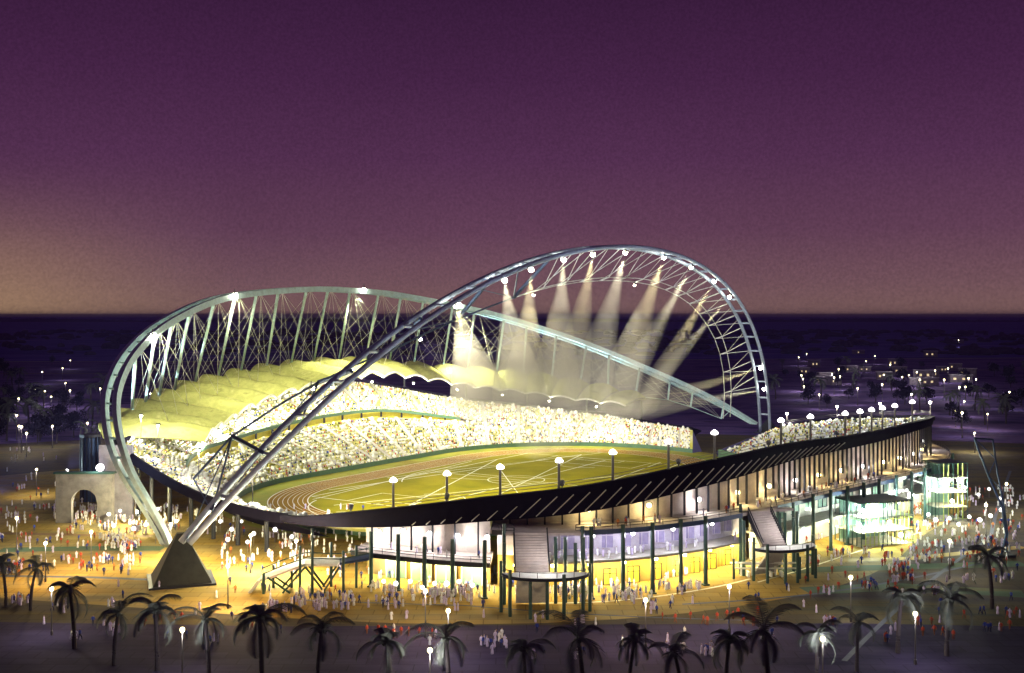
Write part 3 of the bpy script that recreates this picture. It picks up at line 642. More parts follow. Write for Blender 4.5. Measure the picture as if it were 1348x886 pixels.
# ------------------------------------------------------------------ stand lamps added under the roof edge and on poles to brighten the tiers
for p in np.arange(12, 182, 12.0):
    z = (ROOF_IZ(min(p, 138)) - 2.5) if p < 141 else TIER_Z(p) + 8
    c = PP(ROOF_IR(min(p, 140)) + 1.5 if p < 141 else BOWL_R(p)*.93, p, z)
    t = thing('added_stand_light', ORD[int(round((p - 12)/12))] + ' added lamp along the stand, counted from the end by the far footing', 'lamp', c, 0, 'added lamps lighting the far stand')
    mb = MB(); mb.box(c, (1.2, .7, .5), ANG + R(p)); part(mb, 'housing', M_house, t)
    if p >= 141: mb = MB(); mb.tube([PP(BOWL_R(p)*.93, p, TIER_Z(p)), c], .12, 5); part(mb, 'pole', M_pole, t)
    mb = MB(); mb.ball(c + Vector((0, 0, -.4)), .35); part(mb, 'lens', M_lens, t, True)
    lamp('stand_fill_lamp', 'POINT', c + Vector((0, 0, -1.2)), (30000 if 40 < p < 80 else 18000) if p < 141 else 17000, (1, .95, .74), t, .5)

# projectors added only to brighten the arches
def added_projector(c, dst, power, angle, col, label):
    t = thing('added_projector', label, 'added_projector', c, 0, 'added projectors washing the arches'); d = (dst - c).normalized()
    mb = MB(); mb.tube([c - Vector((0,0,1.0)), c - Vector((0,0,.3))], .14, 6); mb.tube([c - d*.5, c + d*.5], .4, 10, r_end=.55); part(mb, 'housing', M_house, t)
    mb = MB(); mb.tube([c + d*.5, c + d*.54], .5, 12); part(mb, 'lens', M_globe, t); lamp('added_projector_lamp', 'SPOT', c + d*.8, power, col, t, .4, dst, angle, .6)
CYAN = (.72, .97, 1.0)
for k, (r_, p, z, i) in enumerate(((166, 160, 1.1, 14), (160, 138, 1.1, 24), (156, 118, 1.1, 36), (152, 100, 1.1, 46), (150, 82, 1.1, 56), (146, 62, 1.1, 66), (140, 42, 1.1, 76), (136, 24, 1.1, 88))):
    added_projector(PP(r_, p, z), ENZ(ptsB[i]), 330000, 75, CYAN, ORD[k] + ' added wash lamp on the ground outside the cyan arch')
for k, (p, i) in enumerate(((198, 14), (207, 26), (216, 40), (226, 54), (238, 66), (252, 76), (270, 86))):
    added_projector(PP(rim_r(p) + .8, p, RIM_Z(p) + 1.9), ENZ(ptsA[i]), (12000, 26000, 85000, 150000, 115000, 115000, 115000)[k], 62, (.80, .88, 1), ORD[k] + ' added wash lamp on the dark front rim, counted from its low end')
for k, p in enumerate(np.arange(288, 338, 12.0)):  # lamp poles added to brighten the seating beyond the tip
    c = PP(rim_r(p) + .3, p, RIM_Z(p) + 5); t = thing('added_stand_light', ORD[k] + ' added lamp pole on the rim of the front stand beyond its tip', 'lamp', c, 0, 'added lamps lighting the stand beyond the tip')
    mb = MB(); mb.tube([PP(rim_r(p) + .3, p, RIM_Z(p) + .9), c], .12, 5); part(mb, 'pole', M_pole, t)
    mb = MB(); mb.ball(c, .4); part(mb, 'lens', M_lens, t, True); lamp('stand_fill_lamp', 'POINT', c + (PP(0, p) - PP(1, p))*1.5, 8000, (1, .97, .78), t, .5)

# ------------------------------------------------------------------ globe lamps along the front rim
protoL = None; rim_us = [(519, 640), (589, 629), (660, 621), (735, 610), (808, 601), (879, 593), (941, 585), (1067, 571), (1028, 577), (1112, 553), (1132, 547), (1147, 545), (1162, 543), (1178, 539), (1201, 531)]
def phi_rim(u):
    return min(np.arange(190, 290, .25), key=lambda p: abs(674 + F_PX*PP(rim_r(p) + .8, p).x/PP(rim_r(p) + .8, p).y - u))
rim_us.sort()
for n_, (u, vtop) in enumerate(rim_us):
    p = phi_rim(u); c = PP(rim_r(p) + .8, p, RIM_Z(p) + .9)
    if protoL is None:
        protoL = thing('globe_lamp', '', 'lamp post', (0, 0, 0), 0, 'globe lamps along the front rim')
        mb = MB(); mb.tube([(0,0,0), (0,0,5.2)], .26, 8); mb.box((0,0,.1), (.8,.8,.2)); mb.build('pole', M_pole, protoL)
        mb = MB(); mb.ball((0,0,5.7), .62, .52, 12, 8)
        for k in range(5): w = 2*math.pi*k/5; mb.ball((.48*math.cos(w), .48*math.sin(w), 5.55), .36, .34, 8, 6)
        mb.build('lit_globe', M_globe, protoL, True); o = protoL
        o.location = c
    else: o = dup(protoL, c)
    o['label'] = ORD[n_] + ' globe lamp on the dark front rim, counted from its low end'
    lamp('globe_light', 'POINT', c + Vector((0, 0, 6.8)), 1200, (1, .95, .9), o, .5)

# ------------------------------------------------------------------ lamps in the galleries and on the plaza
def gallery_lamp(p, r, z, power, col, label, big=.5, group='lamps in the front galleries'):
    c = PP(r, p, z); t = thing('gallery_lamp', label, 'lamp', c, 0, group)
    mb = MB(); mb.tube([c + Vector((0, 0, .35)), c + Vector((0, 0, .75))], .2, 8); part(mb, 'bracket', M_house, t)
    mb = MB(); mb.ball(c, big, n=12, m=8); part(mb, 'lens', M_globe_w if col[2] < .7 else M_globe, t, True)
    d = (PP(1, p) - PP(0, p)); lamp('gallery_light', 'POINT', c + d*(big + .5) - Vector((0,0,.3)), power, col, t, .4)
WARM = (1, .78, .30); WHITE = (1, .95, .85); GREENW = (.80, 1, .82); ORANGE = (1, .62, .18)
k = 0
for p in np.arange(200.6, 210.5, 2.4):
    gallery_lamp(p, rim_r(p) - .8, 10.4 if p > 202 else 9.6, 1500, WHITE, ORD[k] + ' lamp along the lower gallery from its stair ramp'); k += 1
k = 0
for p in np.arange(213, 297, 5.2):
    gallery_lamp(p, rim_r(p) - 1.0, 16.0, 1500 if p < 240 else 1100, WARM if k % 3 else WHITE, ORD[k] + ' lamp along the upper gallery from its central staircase'); k += 1
for k, p in enumerate((218.2, 221.4, 225, 229)):
    gallery_lamp(p, rim_r(p) + 3.4, 11.6, 1800, (.92, .90, 1), ORD[k] + ' white lamp hung over the middle gallery from the central staircase', .45)
k = 0
for p in np.arange(200.8, 236, 2.9):
    gallery_lamp(p, rim_r(p) - .5, 5.0, 5200, WARM if k % 3 else (1, .9, .55), ORD[k] + ' lamp under the ground floor gallery from the stair ramp', .4); k += 1
k = 0
for p in np.arange(239, 297, 5.8):
    gallery_lamp(p, rim_r(p) + .6, 4.6, 3600, GREENW if k % 2 else WARM, ORD[k] + ' lamp under the ground floor gallery beyond the second staircase', .4); k += 1

protoS = None
def street_lamp(u, v, label, power=2600, col=WARM, h=8.0, s=1.0):
    global protoS
    c = img(u, v, h*s); c.z = 0
    if protoS is None:
        protoS = thing('street_lamp', '', 'street lamp', (0,0,0), 0, 'street lamps on the plaza')
        mb = MB(); mb.tube([(0,0,0), (0,0,7.5)], .13, 8, r_end=.08); mb.tube([(0,0,0), (0,0,.8)], .22, 8); mb.build('pole', M_pole, protoS)
        mb = MB(); mb.ball((0,0,8.0), .36, n=12, m=8); mb.build('lit_globe', M_globe_w, protoS, True)
        o = protoS; o.location = c
    else: o = dup(protoS, c)
    o.scale = (s, s, s); o['label'] = label
    l = lamp('street_light', 'POINT', (c.x, c.y, 8.9*s), power, col, None, .5); l.parent = o; l.location = (0, 0, 7.3); 
    return o
street_lamp(240, 820, 'white glowing street lamp among the front palms in front of the pyramid', 2500, (1,.95,.9), 9)
street_lamp(68, 775, 'yellow street lamp between palms nearest the plaza corner', 500)
street_lamp(48, 618, 'yellow street lamp near the far side of the arched gate', 3000)
street_lamp(22, 682, 'yellow street lamp on the plaza edge opposite the arched gate', 2200)
street_lamp(590, 804, 'small yellow street lamp before the lower gallery', 500)
street_lamp(566, 856, 'small yellow street lamp low among the front palms', 500)
street_lamp(1120, 760, 'small yellow street lamp on the green paving', 700)
street_lamp(1083, 841, 'small yellow street lamp beside a front palm', 120)
street_lamp(1205, 808, 'pale street lamp before the row of red figures', 100, (1,.95,.9))
street_lamp(1283, 570, 'large glowing street lamp behind the leaning blue mast', 9000, (1,.92,.6))
street_lamp(1300, 545, 'yellow street lamp far behind the leaning blue mast', 1500)
street_lamp(1258, 541, 'dim yellow street lamp beyond the stand tip', 1500)
street_lamp(1325, 637, 'white street lamp at the plaza end by the blue mast', 3000, WHITE)
street_lamp(1298, 665, 'yellow street lamp between the tower pavilion and the blue mast', 2500)
street_lamp(178, 655, 'added bright street lamp by the crowd behind the pyramid', 30000, (1,.88,.4))  # the bright posts from here to the ramp are added to light the plaza
street_lamp(225, 690, 'added bright street lamp close behind the pyramid', 24000, (1,.85,.4))
street_lamp(330, 705, 'added bright street lamp between pyramid and stair ramp', 42000, (1,.86,.42))
street_lamp(390, 712, 'added bright street lamp next to the stair ramp', 30000, (1,.88,.5))
street_lamp(120, 700, 'street lamp on the orange plaza before the arched gate', 9000, ORANGE)
street_lamp(60, 715, 'street lamp on the orange plaza nearest its outer edge', 8000, ORANGE)
street_lamp(300, 745, 'street lamp on the orange plaza towards the stair ramp', 12000, ORANGE)
street_lamp(560, 778, 'street lamp in front of the glazed doors', 5000, ORANGE)
street_lamp(850, 790, 'street lamp in front of the outer colonnade', 4000, ORANGE)
street_lamp(960, 772, 'street lamp beside the turnstile frame', 3000, ORANGE)
street_lamp(1250, 712, 'street lamp on the ochre paving by the tower pavilion', 2000, (1,.8,.3))
for n_, (u, v) in enumerate(((47, 512), (59, 515), (75, 537), (25, 561), (69, 561), (115, 557), (186, 530), (198, 518))):
    street_lamp(u, v, ORD[n_] + ' distant lamp on the dark ground beyond the cyan arch, from the outside in', 1800, (1,.9,.6), s=1.15)
for n_, (u, v) in enumerate(((1055, 494), (1098, 497), (1104, 486), (1172, 480), (1207, 490), (1211, 500), (1243, 500), (1248, 485), (1275, 498), (1262, 448))):
    street_lamp(u, v, ORD[n_] + ' distant lamp of the far settlement beyond the stand tip', 5000, (1,.93,.75), s=1.5)

# round lanterns on short posts among the crowds
M_lant = mat('lit lantern', (1,1,1), .4, vary=0, emit=2.2, ecol=(.97,.95,1))
protoN = None
def lantern(u, v, label, z=0.0, h=2.6):
    global protoN
    c = img(u, v, z)
    if protoN is None:
        protoN = thing('round_lantern', '', 'lantern', c)
        mb = MB(); mb.tube([(0,0,0), (0,0,2.2)], .06, 6); mb.build('post', M_pole, protoN); mb = MB(); mb.ball((0,0,2.6), .48, n=10, m=7); mb.build('lit_globe', M_lant, protoN, True); o = protoN
    else: o = dup(protoN, c, 0, None, random.uniform(.85, 1.2))
    o['label'] = label; o['group'] = label + 's'
for u, v in ((143, 690), (150, 676), (158, 684), (166, 668), (171, 700), (180, 688), (188, 676), (192, 705), (200, 694), (208, 682), (214, 708), (222, 678), (232, 700), (150, 706), (176, 712), (205, 716)): lantern(u, v, 'white round lantern on a short post in the gathering behind the pyramid')
for u, v in ((290, 700), (305, 712), (318, 698), (334, 718), (348, 702), (362, 714), (372, 698), (384, 720), (326, 728), (300, 726)): lantern(u, v, 'white round lantern on a short post between pyramid and stair ramp')
for u, v in ((505, 780), (521, 786), (540, 781), (556, 789), (572, 783), (588, 788), (604, 781), (622, 787)): lantern(u, v, 'white round lantern on a short post before the glazed doors')
for u, v in ((1222, 690), (1232, 700), (1250, 694), (1262, 704), (1276, 694), (1290, 700), (1304, 694), (1318, 686), (1288, 662), (1302, 655), (1316, 668), (1270, 655)): lantern(u, v, 'white round lantern on a short post near the tower pavilion')

for k, (p, z, pw) in enumerate(((255, 7.6, 16000), (258, 8.4, 22000), (261, 7.8, 14000), (266, 7.6, 9000))):
    gallery_lamp(p, DECK_R(p) - .6, z, pw, (.85, 1, .88), ORD[k] + ' big white lamp on the middle gallery above the wide pavilion', .8, 'big lamps above the wide pavilion')
for k in range(16):
    p = 253 + k*.9; c = PP(DECK_R(p) - 1.2 + random.uniform(-1.5, .3), p, 6.5); o = dup(protoN, c, 0, 'white round lantern on the middle gallery above the wide pavilion', random.uniform(.8, 1.1)); o['group'] = 'lanterns above the wide pavilion'
# ------------------------------------------------------------------ entrance staircases with curved landings
def staircase(phi, w, z1, z0, run, label, lower=True):
    t = thing('entrance_staircase', label, 'staircase', PP(DECK_R(phi) + 1, phi))
    ur = (PP(1, phi) - PP(0, phi)); ut = Vector((-ur.y, ur.x, 0)); c0 = PP(DECK_R(phi) + .2, phi); rz = ANG + R(phi); n = 14; off = -w*.17; fw = w*.42; lc_ = c0 + ur*(3.4 + run)
    mb = MB(); mb.box(c0 + ur*.9 + Vector((0,0,z1 - .25)), (1.8, w, .5), rz); part(mb, 'top_landing', M_deck, t)
    mb = MB()
    for k in range(n):
        z = z1 - (z1 - z0)*(k + 1)/(n + 1); mb.box(c0 + ut*off + ur*(1.8 + run*(k + .5)/n) + Vector((0, 0, z - .3)), (run/n - .01, fw, .6), rz)
    part(mb, 'flight', M_deck, t)
    lamp('stair_fill_light', 'POINT', lc_ + Vector((0, 0, z0 + 4.5)), 1300, (1,.96,.9), t, .5)  # fill light added without a fixture to brighten the flight
    lc = c0 + ur*(1.8 + run); pts = [lc + ut*(w*.55*math.cos(a)) + ur*(w*.55*.62*math.sin(a)) for a in np.linspace(0, math.pi, 22)]
    mb = MB(); mb.solid([[p + Vector((0,0,z0 - .6)) for p in pts], [p + Vector((0,0,z0)) for p in pts]]); part(mb, 'curved_landing', M_white, t)
    mb = MB(); mb.tube([p + Vector((0,0,z0 - .3)) + ur*.02 for p in pts], .32, 6); part(mb, 'landing_edge', M_fin, t)
    mb = MB(); mb.tube([p + Vector((0,0,z0 + 1.0)) for p in pts], .06, 4)
    for s in (-1, 1):
        mb.tube([c0 + ut*(off + s*fw*.52) + ur*1.8 + Vector((0,0,z1 + 1)), lc + ut*(off + s*fw*.52) + Vector((0,0,z0 + 1))], .14, 5)
        mb.tube([c0 + ut*(off + s*fw*.52) + ur*1.8 + Vector((0,0,z1)), c0 + ut*(off + s*fw*.52) + ur*1.8 + Vector((0,0,z1 + 1))], .08, 5)
    for p in pts[::3]: mb.tube([p + Vector((0,0,z0)), p + Vector((0,0,z0+1))], .05, 4)
    part(mb, 'railing', M_fin, t)
    for s in (-1, 1):
        q_ = ut*(off + s*fw*.53); mb = MB(); mb.solid([[c0 + q_ + ut*d_ + ur*1.8 + Vector((0,0,z1 + .25)), lc + q_ + ut*d_ + Vector((0,0,z0 + .25)), lc + q_ + ut*d_ + Vector((0,0,z0 - 1.0)), c0 + q_ + ut*d_ + ur*1.8 + Vector((0,0,z1 - 1.3))] for d_ in (-.12, .12)]); part(mb, 'stringer', M_fin, t)
    if lower:
        mb = MB()
        for k in range(12):
            mb.box(lc + ut*off - ur*(run*k/12 - 1.0) + Vector((0, 0, (z0 - .7)*(1 - (k + 1)/13))), (run/12 - .01, w*.4, .5), rz)
        part(mb, 'lower_flight', M_conc, t)
    for a, h in ((.0, z0 + 1.6), (.2, z0 - .6), (.38, z0 + .7), (.5, z0 - .6), (.62, z0 - .6), (.8, z0 + 1.2), (1.0, z0 + 2.2)):
        q = lc + ut*(w*.57*math.cos(a*math.pi)) + ur*(w*.57*.64*math.sin(a*math.pi)); mb = MB(); mb.tube([q, q + Vector((0,0,h))], .33, 8); part(mb, 'post', M_colm, t)
    for s, q, h in ((-1, 1.5, z1 + 1.8), (1, 1.5, z1 + 1.2), (-1, run*.5, z1 - 1.5), (1, run*.5, z1 - .5), (.55, 2.6, z1 - .6), (.8, 3.4, z1 - 1.6), (.3, 3.0, z1 - .5)):
        q = c0 + ut*s*w*.52 + ur*q; mb = MB(); mb.tube([q, q + Vector((0,0,h))], .36, 8); part(mb, 'post', M_colm, t)
staircase(214.4, 14.5, 13.2, 7.3, 7.0, 'central staircase with white curved landing and tall dark posts before the front stand')
staircase(234.8, 13.0, 13.2, 6.8, 5.5, 'dark staircase with curved landing beyond the outer colonnade')

# stair ramp at the low end of the colonnade
def stair_ramp():
    base = img(420, 782); t = thing('stair_ramp', 'raised ramp with landing and green trestle legs beside the lower gallery', 'ramp', base)
    Yb = base.y
    def q(u, z, dy=0): return Vector(((u - 674)*(Yb + dy)/F_PX, Yb + dy, z))
    mb = MB(); mb.box(q(424, 5.7, 3), (7, 6, .45)); part(mb, 'landing', M_white, t)
    mb = MB(); mb.solid([[q(345, 2.4, dy), q(345, 2.8, dy), q(402, 6.0, dy), q(402, 5.5, dy)] for dy in (0, 5)]); part(mb, 'ramp_slab', M_deck, t)
    mb = MB(); mb.solid([[q(447, 5.5, dy), q(447, 5.95, dy), q(486, 6.9, dy), q(486, 6.4, dy)] for dy in (1, 5)]); part(mb, 'bridge', M_blue, t)
    mb = MB()
    for k in range(8): mb.box(q(343 - 1.5*k, 2.4 - .3*k, 2.5), (.55, 5, .3))
    part(mb, 'steps', M_conc, t)
    for u, z, dy in ((347, 4, 0), (360, 4.6, 5), (395, 9.5, 0), (411, 12, 0), (411, 12, 5), (436, 9, 6), (452, 7.5, 0), (452, 7.5, 5), (469, 8.5, 5), (384, 5.0, 5)):
        mb = MB(); mb.tube([q(u, 0, dy), q(u, z, dy)], .28, 8); part(mb, 'post', M_colm, t)
    mb = MB()
    for dy in (0, 5):
        mb.tube([q(345, 3.9, dy), q(372, 5.6, dy), q(402, 7.1, dy), q(447, 6.9, dy), q(486, 8, dy)], .11, 5)
        mb.tube([q(352, 3.3, dy), q(382, 0.2, dy)], .22, 6); mb.tube([q(402, 5.4, dy), q(372, .2, dy)], .22, 6); mb.tube([q(402, 5.4, dy), q(428, .2, dy)], .22, 6); mb.tube([q(447, 5.4, dy), q(425, .2, dy)], .22, 6)
    part(mb, 'trestle', M_colm, t)
stair_ramp()

# turnstile frame
def turnstiles():
    c = img(1010, 762); t = thing('turnstile_frame', 'low white turnstile frame standing on the paving below the second staircase', 'turnstile', c)
    for dx, dy, h in ((-7, 0, 4.2), (-4.8, 3, 2.6), (-2.5, 3, 2.4), (0, 0, 4.6), (2.4, 3, 2.6), (4.6, 3, 2.6), (6.8, 0, 4.6)):
        mb = MB(); mb.tube([c + Vector((dx, dy, 0)), c + Vector((dx, dy, h))], .26, 8); part(mb, 'post', M_white if dy else M_colm, t)
    mb = MB(); mb.box(c + Vector((0, 1.5, 3.0)), (15, .3, .3)); mb.box(c + Vector((0, 3, 2.4)), (10, .25, .25)); mb.box(c + Vector((0, 0, 2.2)), (14, .25, .3)); part(mb, 'crossbar', M_white, t)
    for dx in (-3.6, 1.2, 3.5):
        mb = MB(); mb.box(c + Vector((dx, 2.2, .55)), (.4, 1.8, 1.1)); part(mb, 'gate', M_white, t)
turnstiles()

# glazed pavilions at the far end of the colonnade
def pavilion(c, rz, w, d, h, levels, label, lamps, stair=None):
    t = thing('glazed_pavilion', label, 'pavilion', c); cr, sr = math.cos(rz), math.sin(rz)
    def q(x, y, z): return c + Vector((x*cr - y*sr, x*sr + y*cr, z))
    for k in range(levels + 1):
        z = h*k/levels; mb = MB(); mb.box(q(0, 0, max(z, .2) - .15), (w, d, .3), rz); part(mb, 'floor_slab' if k < levels else 'roof_slab', M_conc if k < levels else M_colm, t)
    nx, ny = max(2, int(w/1.25)), max(2, int(d/1.5))
    cols = [(-w/2 + w*i/nx, -d/2) for i in range(nx + 1)] + [(-w/2 + w*i/nx, d/2) for i in range(nx + 1)] + [(s*w/2, -d/2 + d*j/ny) for s in (-1, 1) for j in range(1, ny)]
    for x, y in cols:
        mb = MB(); mb.box(q(x, y, h/2), (.16, .16, h - .02), rz); part(mb, 'mullion', M_limeframe if (int(x*10) % 3) else M_colm, t)
    mb = MB(); mb.box(q(0, d/2 - .9, h/2), (w - 1.6, .12, h - .7), rz); part(mb, 'glass_wall', M_glass, t)
    for x, y, z, sx, sy in ((-.5*w, 0, h*.5 + 1.1, .08, d), (.5*w, 0, h*.5 + 1.1, .08, d), (0, -d/2 - .15, h*.5 + 1.1, w, .08), (0, -d/2 - .15, .6, w, .14)):
        mb = MB(); mb.box(q(x, y, z), (sx, sy, .1), rz); part(mb, 'railing', M_limeframe, t)
    for x, y, z, pw, col in lamps:
        mb = MB(); mb.ball(q(x, y, z), .55, n=12, m=8); part(mb, 'lamp', M_globe, t, True); lamp('pavilion_light', 'POINT', q(x, y - 1.1, z), pw, col, t, .5)
    return t
cA = img(1165, 722); pavilion(cA + Vector((0, 8, 0)), .35, 15, 10, 10.5, 3, 'wide lime framed pavilion with glowing lamps below the far gallery', [(-5, -2, 8.2, 14000, GREENW), (-2, -3, 5.2, 9000, GREENW), (3, -2, 4.8, 7000, (.9,1,.7)), (-6.5, -3, 5.0, 16000, GREENW), (5.5, -3, 1.8, 4000, (.9,1,.5))])
cB = img(1255, 688); pavilion(cB + Vector((0, 6, 0)), .2, 8.5, 8, 15.5, 4, 'tall lime framed tower pavilion past the stand tip', [(0, -2, 10.8, 18000, (.95,1,.85)), (-3, -3, 10.3, 12000, GREENW), (2.5, -3, 10.5, 12000, (.95,1,.85)), (1, -2, 5, 5000, (1,.95,.5))])
# sloping stair from gallery to tower pavilion
t = thing('bridge_stair', 'white sloping stair running from the far gallery down to the tower pavilion', 'stair', cB + Vector((-9, 12, 0)))
a, b = img(1182, 612, 13.4), Vector((cB.x - 5, cB.y + 5, 9.5)); a = Vector((cB.x - 19, cB.y + 14, 13.4))
mb = MB(); mb.solid([[p + Vector((0, dy, dz)) for dy, dz in ((-1.1, -.4), (1.1, -.4), (1.1, 0), (-1.1, 0))] for p in (a, b)]); part(mb, 'flight', M_white, t)
for dy in (-1.1, 1.1):
    mb = MB(); mb.tube([a + Vector((0, dy, 1.1)), b + Vector((0, dy, 1.1))], .1, 5); part(mb, 'railing', M_green, t)
mb = MB()
for k in (.25, .75):
    q = a.lerp(b, k); mb.tube([Vector((q.x, q.y, 0)), q - Vector((0,0,.3))], .3, 8)
part(mb, 'post', M_colm, t)

# leaning blue mast
def mast():
    c = Vector((111, 250, 0)); t = thing('leaning_mast', 'leaning blue lattice mast with a crossbar at the plaza end', 'mast', c)
    mb = MB(); mb.tube([(105.3, 250, 27), (108.5, 250, 18.5), (111.6, 250, 11.5), (112.5, 250, 5), (111.3, 250, 0)], .26, 8); part(mb, 'front_leg', M_blue, t)
    mb = MB(); mb.tube([(110.4, 252, 26.5), (111.4, 252, 19), (112.8, 252, 12), (113.8, 252, 5), (113.5, 252, 0)], .22, 8); part(mb, 'rear_leg', M_blue, t)
    mb = MB(); mb.tube([(105.3, 250, 27), (110.4, 252, 26.5)], .22, 6)
    for (x1, z1, x2, z2) in ((105.3, 27, 111.1, 22), (108.5, 18.5, 111.1, 22), (108.5, 18.5, 112.3, 15), (111.6, 11.5, 112.3, 15), (111.6, 11.5, 113.7, 6), (112.5, 5, 113.7, 6)):
        mb.tube([(x1, 250, z1), (x2, 252, z2)], .12, 5)
    part(mb, 'lattice', M_blue, t)
    mb = MB(); mb.box((112.3, 251, .25), (4, 4, .5)); part(mb, 'base', M_foot, t)
mast()

# arched gate on the far plaza corner
def gate():
    c = img(112, 688); t = thing('arched_gate', 'grey twin slab gate with a rounded arch opening beside the cyan arch', 'gate', c)
    mb = MB(); W, H = 15, 13; pts = []
    for k in range(13): a = math.pi*k/12; pts.append((3.4*math.cos(a), 5.5 + 3.4*math.sin(a)))
    outer = [(W/2*.95*math.cos(math.pi*k/12) if False else W/2 - W*k/12, H if 0 < k < 12 else H) for k in range(13)]
    for y in (0,):
        vs = []; fs = []
        for dy in (-.8, .8):
            vs += [c + Vector((x, dy, z)) for x, z in pts] + [c + Vector((x, dy, z)) for x, z in outer]
        n = 13
        for k in range(12): fs += [(k, k+1, n+k+1, n+k), (26+k, 26+n+k, 26+n+k+1, 26+k+1), (k, 26+k, 26+k+1, k+1), (n+k, n+k+1, 26+n+k+1, 26+n+k)]
        mb.add(vs, fs)
    for s in (-1, 1): mb.box(c + Vector((s*(3.4 + W/2)/2, 0, 2.75)), (W/2 - 3.4, 1.6, 5.5))
    for s in (-1, 1): mb.add([c + Vector((s*W/2, -.8, 5.5)), c + Vector((s*W/2, .8, 5.5)), c + Vector((s*W/2, .8, H)), c + Vector((s*W/2, -.8, H)), c + Vector((s*3.4, -.8, 5.5)), c + Vector((s*3.4, .8, 5.5))], [(0,1,2,3), (0,3,4), (1,5,2)])
    part(mb, 'arch_wall', mat('weathered grey stone', (.17,.16,.17), .9, vary=.4, scale=.4), t)
    mb = MB(); mb.box(c + Vector((6.5, 5, 10)), (9, 1.2, 20)); part(mb, 'tall_slab', mat('weathered lilac stone', (.16,.15,.20), .9, vary=.35, scale=.3), t)
    mb = MB(); mb.box(c + Vector((0, 0, H + .25)), (W + 1, 2.2, .5)); part(mb, 'coping', M_colm, t)
    mb = MB(); mb.ball(c + Vector((4.0, 0, H + 1.6)), 1.0, n=14, m=10); part(mb, 'lamp', M_globe, t, True); lamp('gate_light', 'POINT', c + Vector((3.0, -1.6, H + 1.8)), 2500, WHITE, t, .6)
    lamp('gate_light', 'POINT', c + Vector((0, 1.8, 4.5)), 2500, (1,.85,.5), t, .4)
gate()

# ------------------------------------------------------------------ palms
def palm_proto(seed, h=8.0, nf=11, fl=4.6, wide=1.35):
    r = random.Random(seed); mb = MB(); lean = r.uniform(-1.2, 1.2)
    mb.tube([(lean*(k/6)**2, 0, h*k/6) for k in range(7)], .34, 8, r_end=.22)
    for k in range(16): z = h*k/16; mb.tube([(lean*(z/h)**2, 0, z), (lean*(z/h)**2, 0, z + .12)], .36 - .11*z/h, 8)
    tm = mb.mesh('trunk', M_trunk); mb = MB(); hub = Vector((lean, 0, h))
    for k in range(nf):
        az = 2*math.pi*k/nf + r.uniform(-.25, .25); up = r.uniform(.1, 1.4) if k % 3 else r.uniform(-.5, .3); L = fl*r.uniform(.6, 1.2); n = 9
        d = Vector((math.cos(az), math.sin(az), 0)); s = Vector((-d.y, d.x, 0)); pts = []; el = up
        p = hub.copy()
        for i in range(n + 1):
            pts.append((p.copy(), el)); p = p + (d*math.cos(el) + Vector((0,0,1))*math.sin(el))*(L/n); el -= (1.55 + .5*r.random())/n*1.15
        mb.tube([q for q, _ in pts], .07, 4, r_end=.02)
        for i in range(1, n*3 + 1):
            t = i/(n*3); a = min(int(t*n), n - 1); f = t*n - a; q = pts[a][0].lerp(pts[a+1][0], f); e = pts[a][1]
            tan = d*math.cos(e) + Vector((0,0,1))*math.sin(e)
            ll = wide*(.35 + .9*math.sin(math.pi*min(t*.9 + .1, 1)))*r.uniform(.85, 1.1)
            for sg in (-1, 1):
                tip = q + (s*sg*.80 + tan*.62 + Vector((0,0,-.38)))*ll; w = tan*.085
                mb.add([q - w, q + w, (q + w*.9).lerp(tip, .6) + Vector((0,0,.05)), tip, (q - w*.9).lerp(tip, .6)], [(0,1,2,3,4)])
    for k in range(7):
        a = 2*math.pi*k/7; mb.ball(hub + Vector((.28*math.cos(a), .28*math.sin(a), -.25)), .3, .3, 6, 4)
    return tm, mb.mesh('crown', M_frond)
PALMS = [palm_proto(s, 8.0, nf, fl) for s, nf, fl in ((1, 9, 5.6), (2, 8, 6.0), (3, 10, 5.2), (4, 9, 5.8))]
def palm(loc, kind, rz, s, label, group):
    t = thing('palm_tree', label, 'palm tree', loc, rz, group); t.scale = (s, s, s)
    for nm, me in zip(('trunk', 'crown'), PALMS[kind]):
        o = bpy.data.objects.new(nm, me); COL.objects.link(o); o.parent = t
    return t
fp = [(8, 745, 1.0), (40, 755, .9), (98, 790, 1.05), (150, 812, 1.0), (207, 808, 1.15), (275, 822, 1.1), (345, 835, 1.15), (418, 838, 1.0), (516, 848, 1.05), (592, 850, 1.1), (692, 860, .95), (768, 858, 1.0), (828, 848, 1.0), (898, 862, 1.05), (955, 858, .9), (1012, 848, 1.15), (1075, 838, .95), (1128, 832, .8), (1182, 798, 1.0), (1246, 792, 1.15), (1306, 748, 1.0)]
for n_, (u, v, s) in enumerate(fp):
    c = img(u, v, 7.6*s); c.z = 0
    palm(c, n_ % 4, random.uniform(0, 6.28), s*random.uniform(.98, 1.2), ORD[n_] + ' palm along the front of the picture, counted from the pyramid end', 'palms in the forecourt')
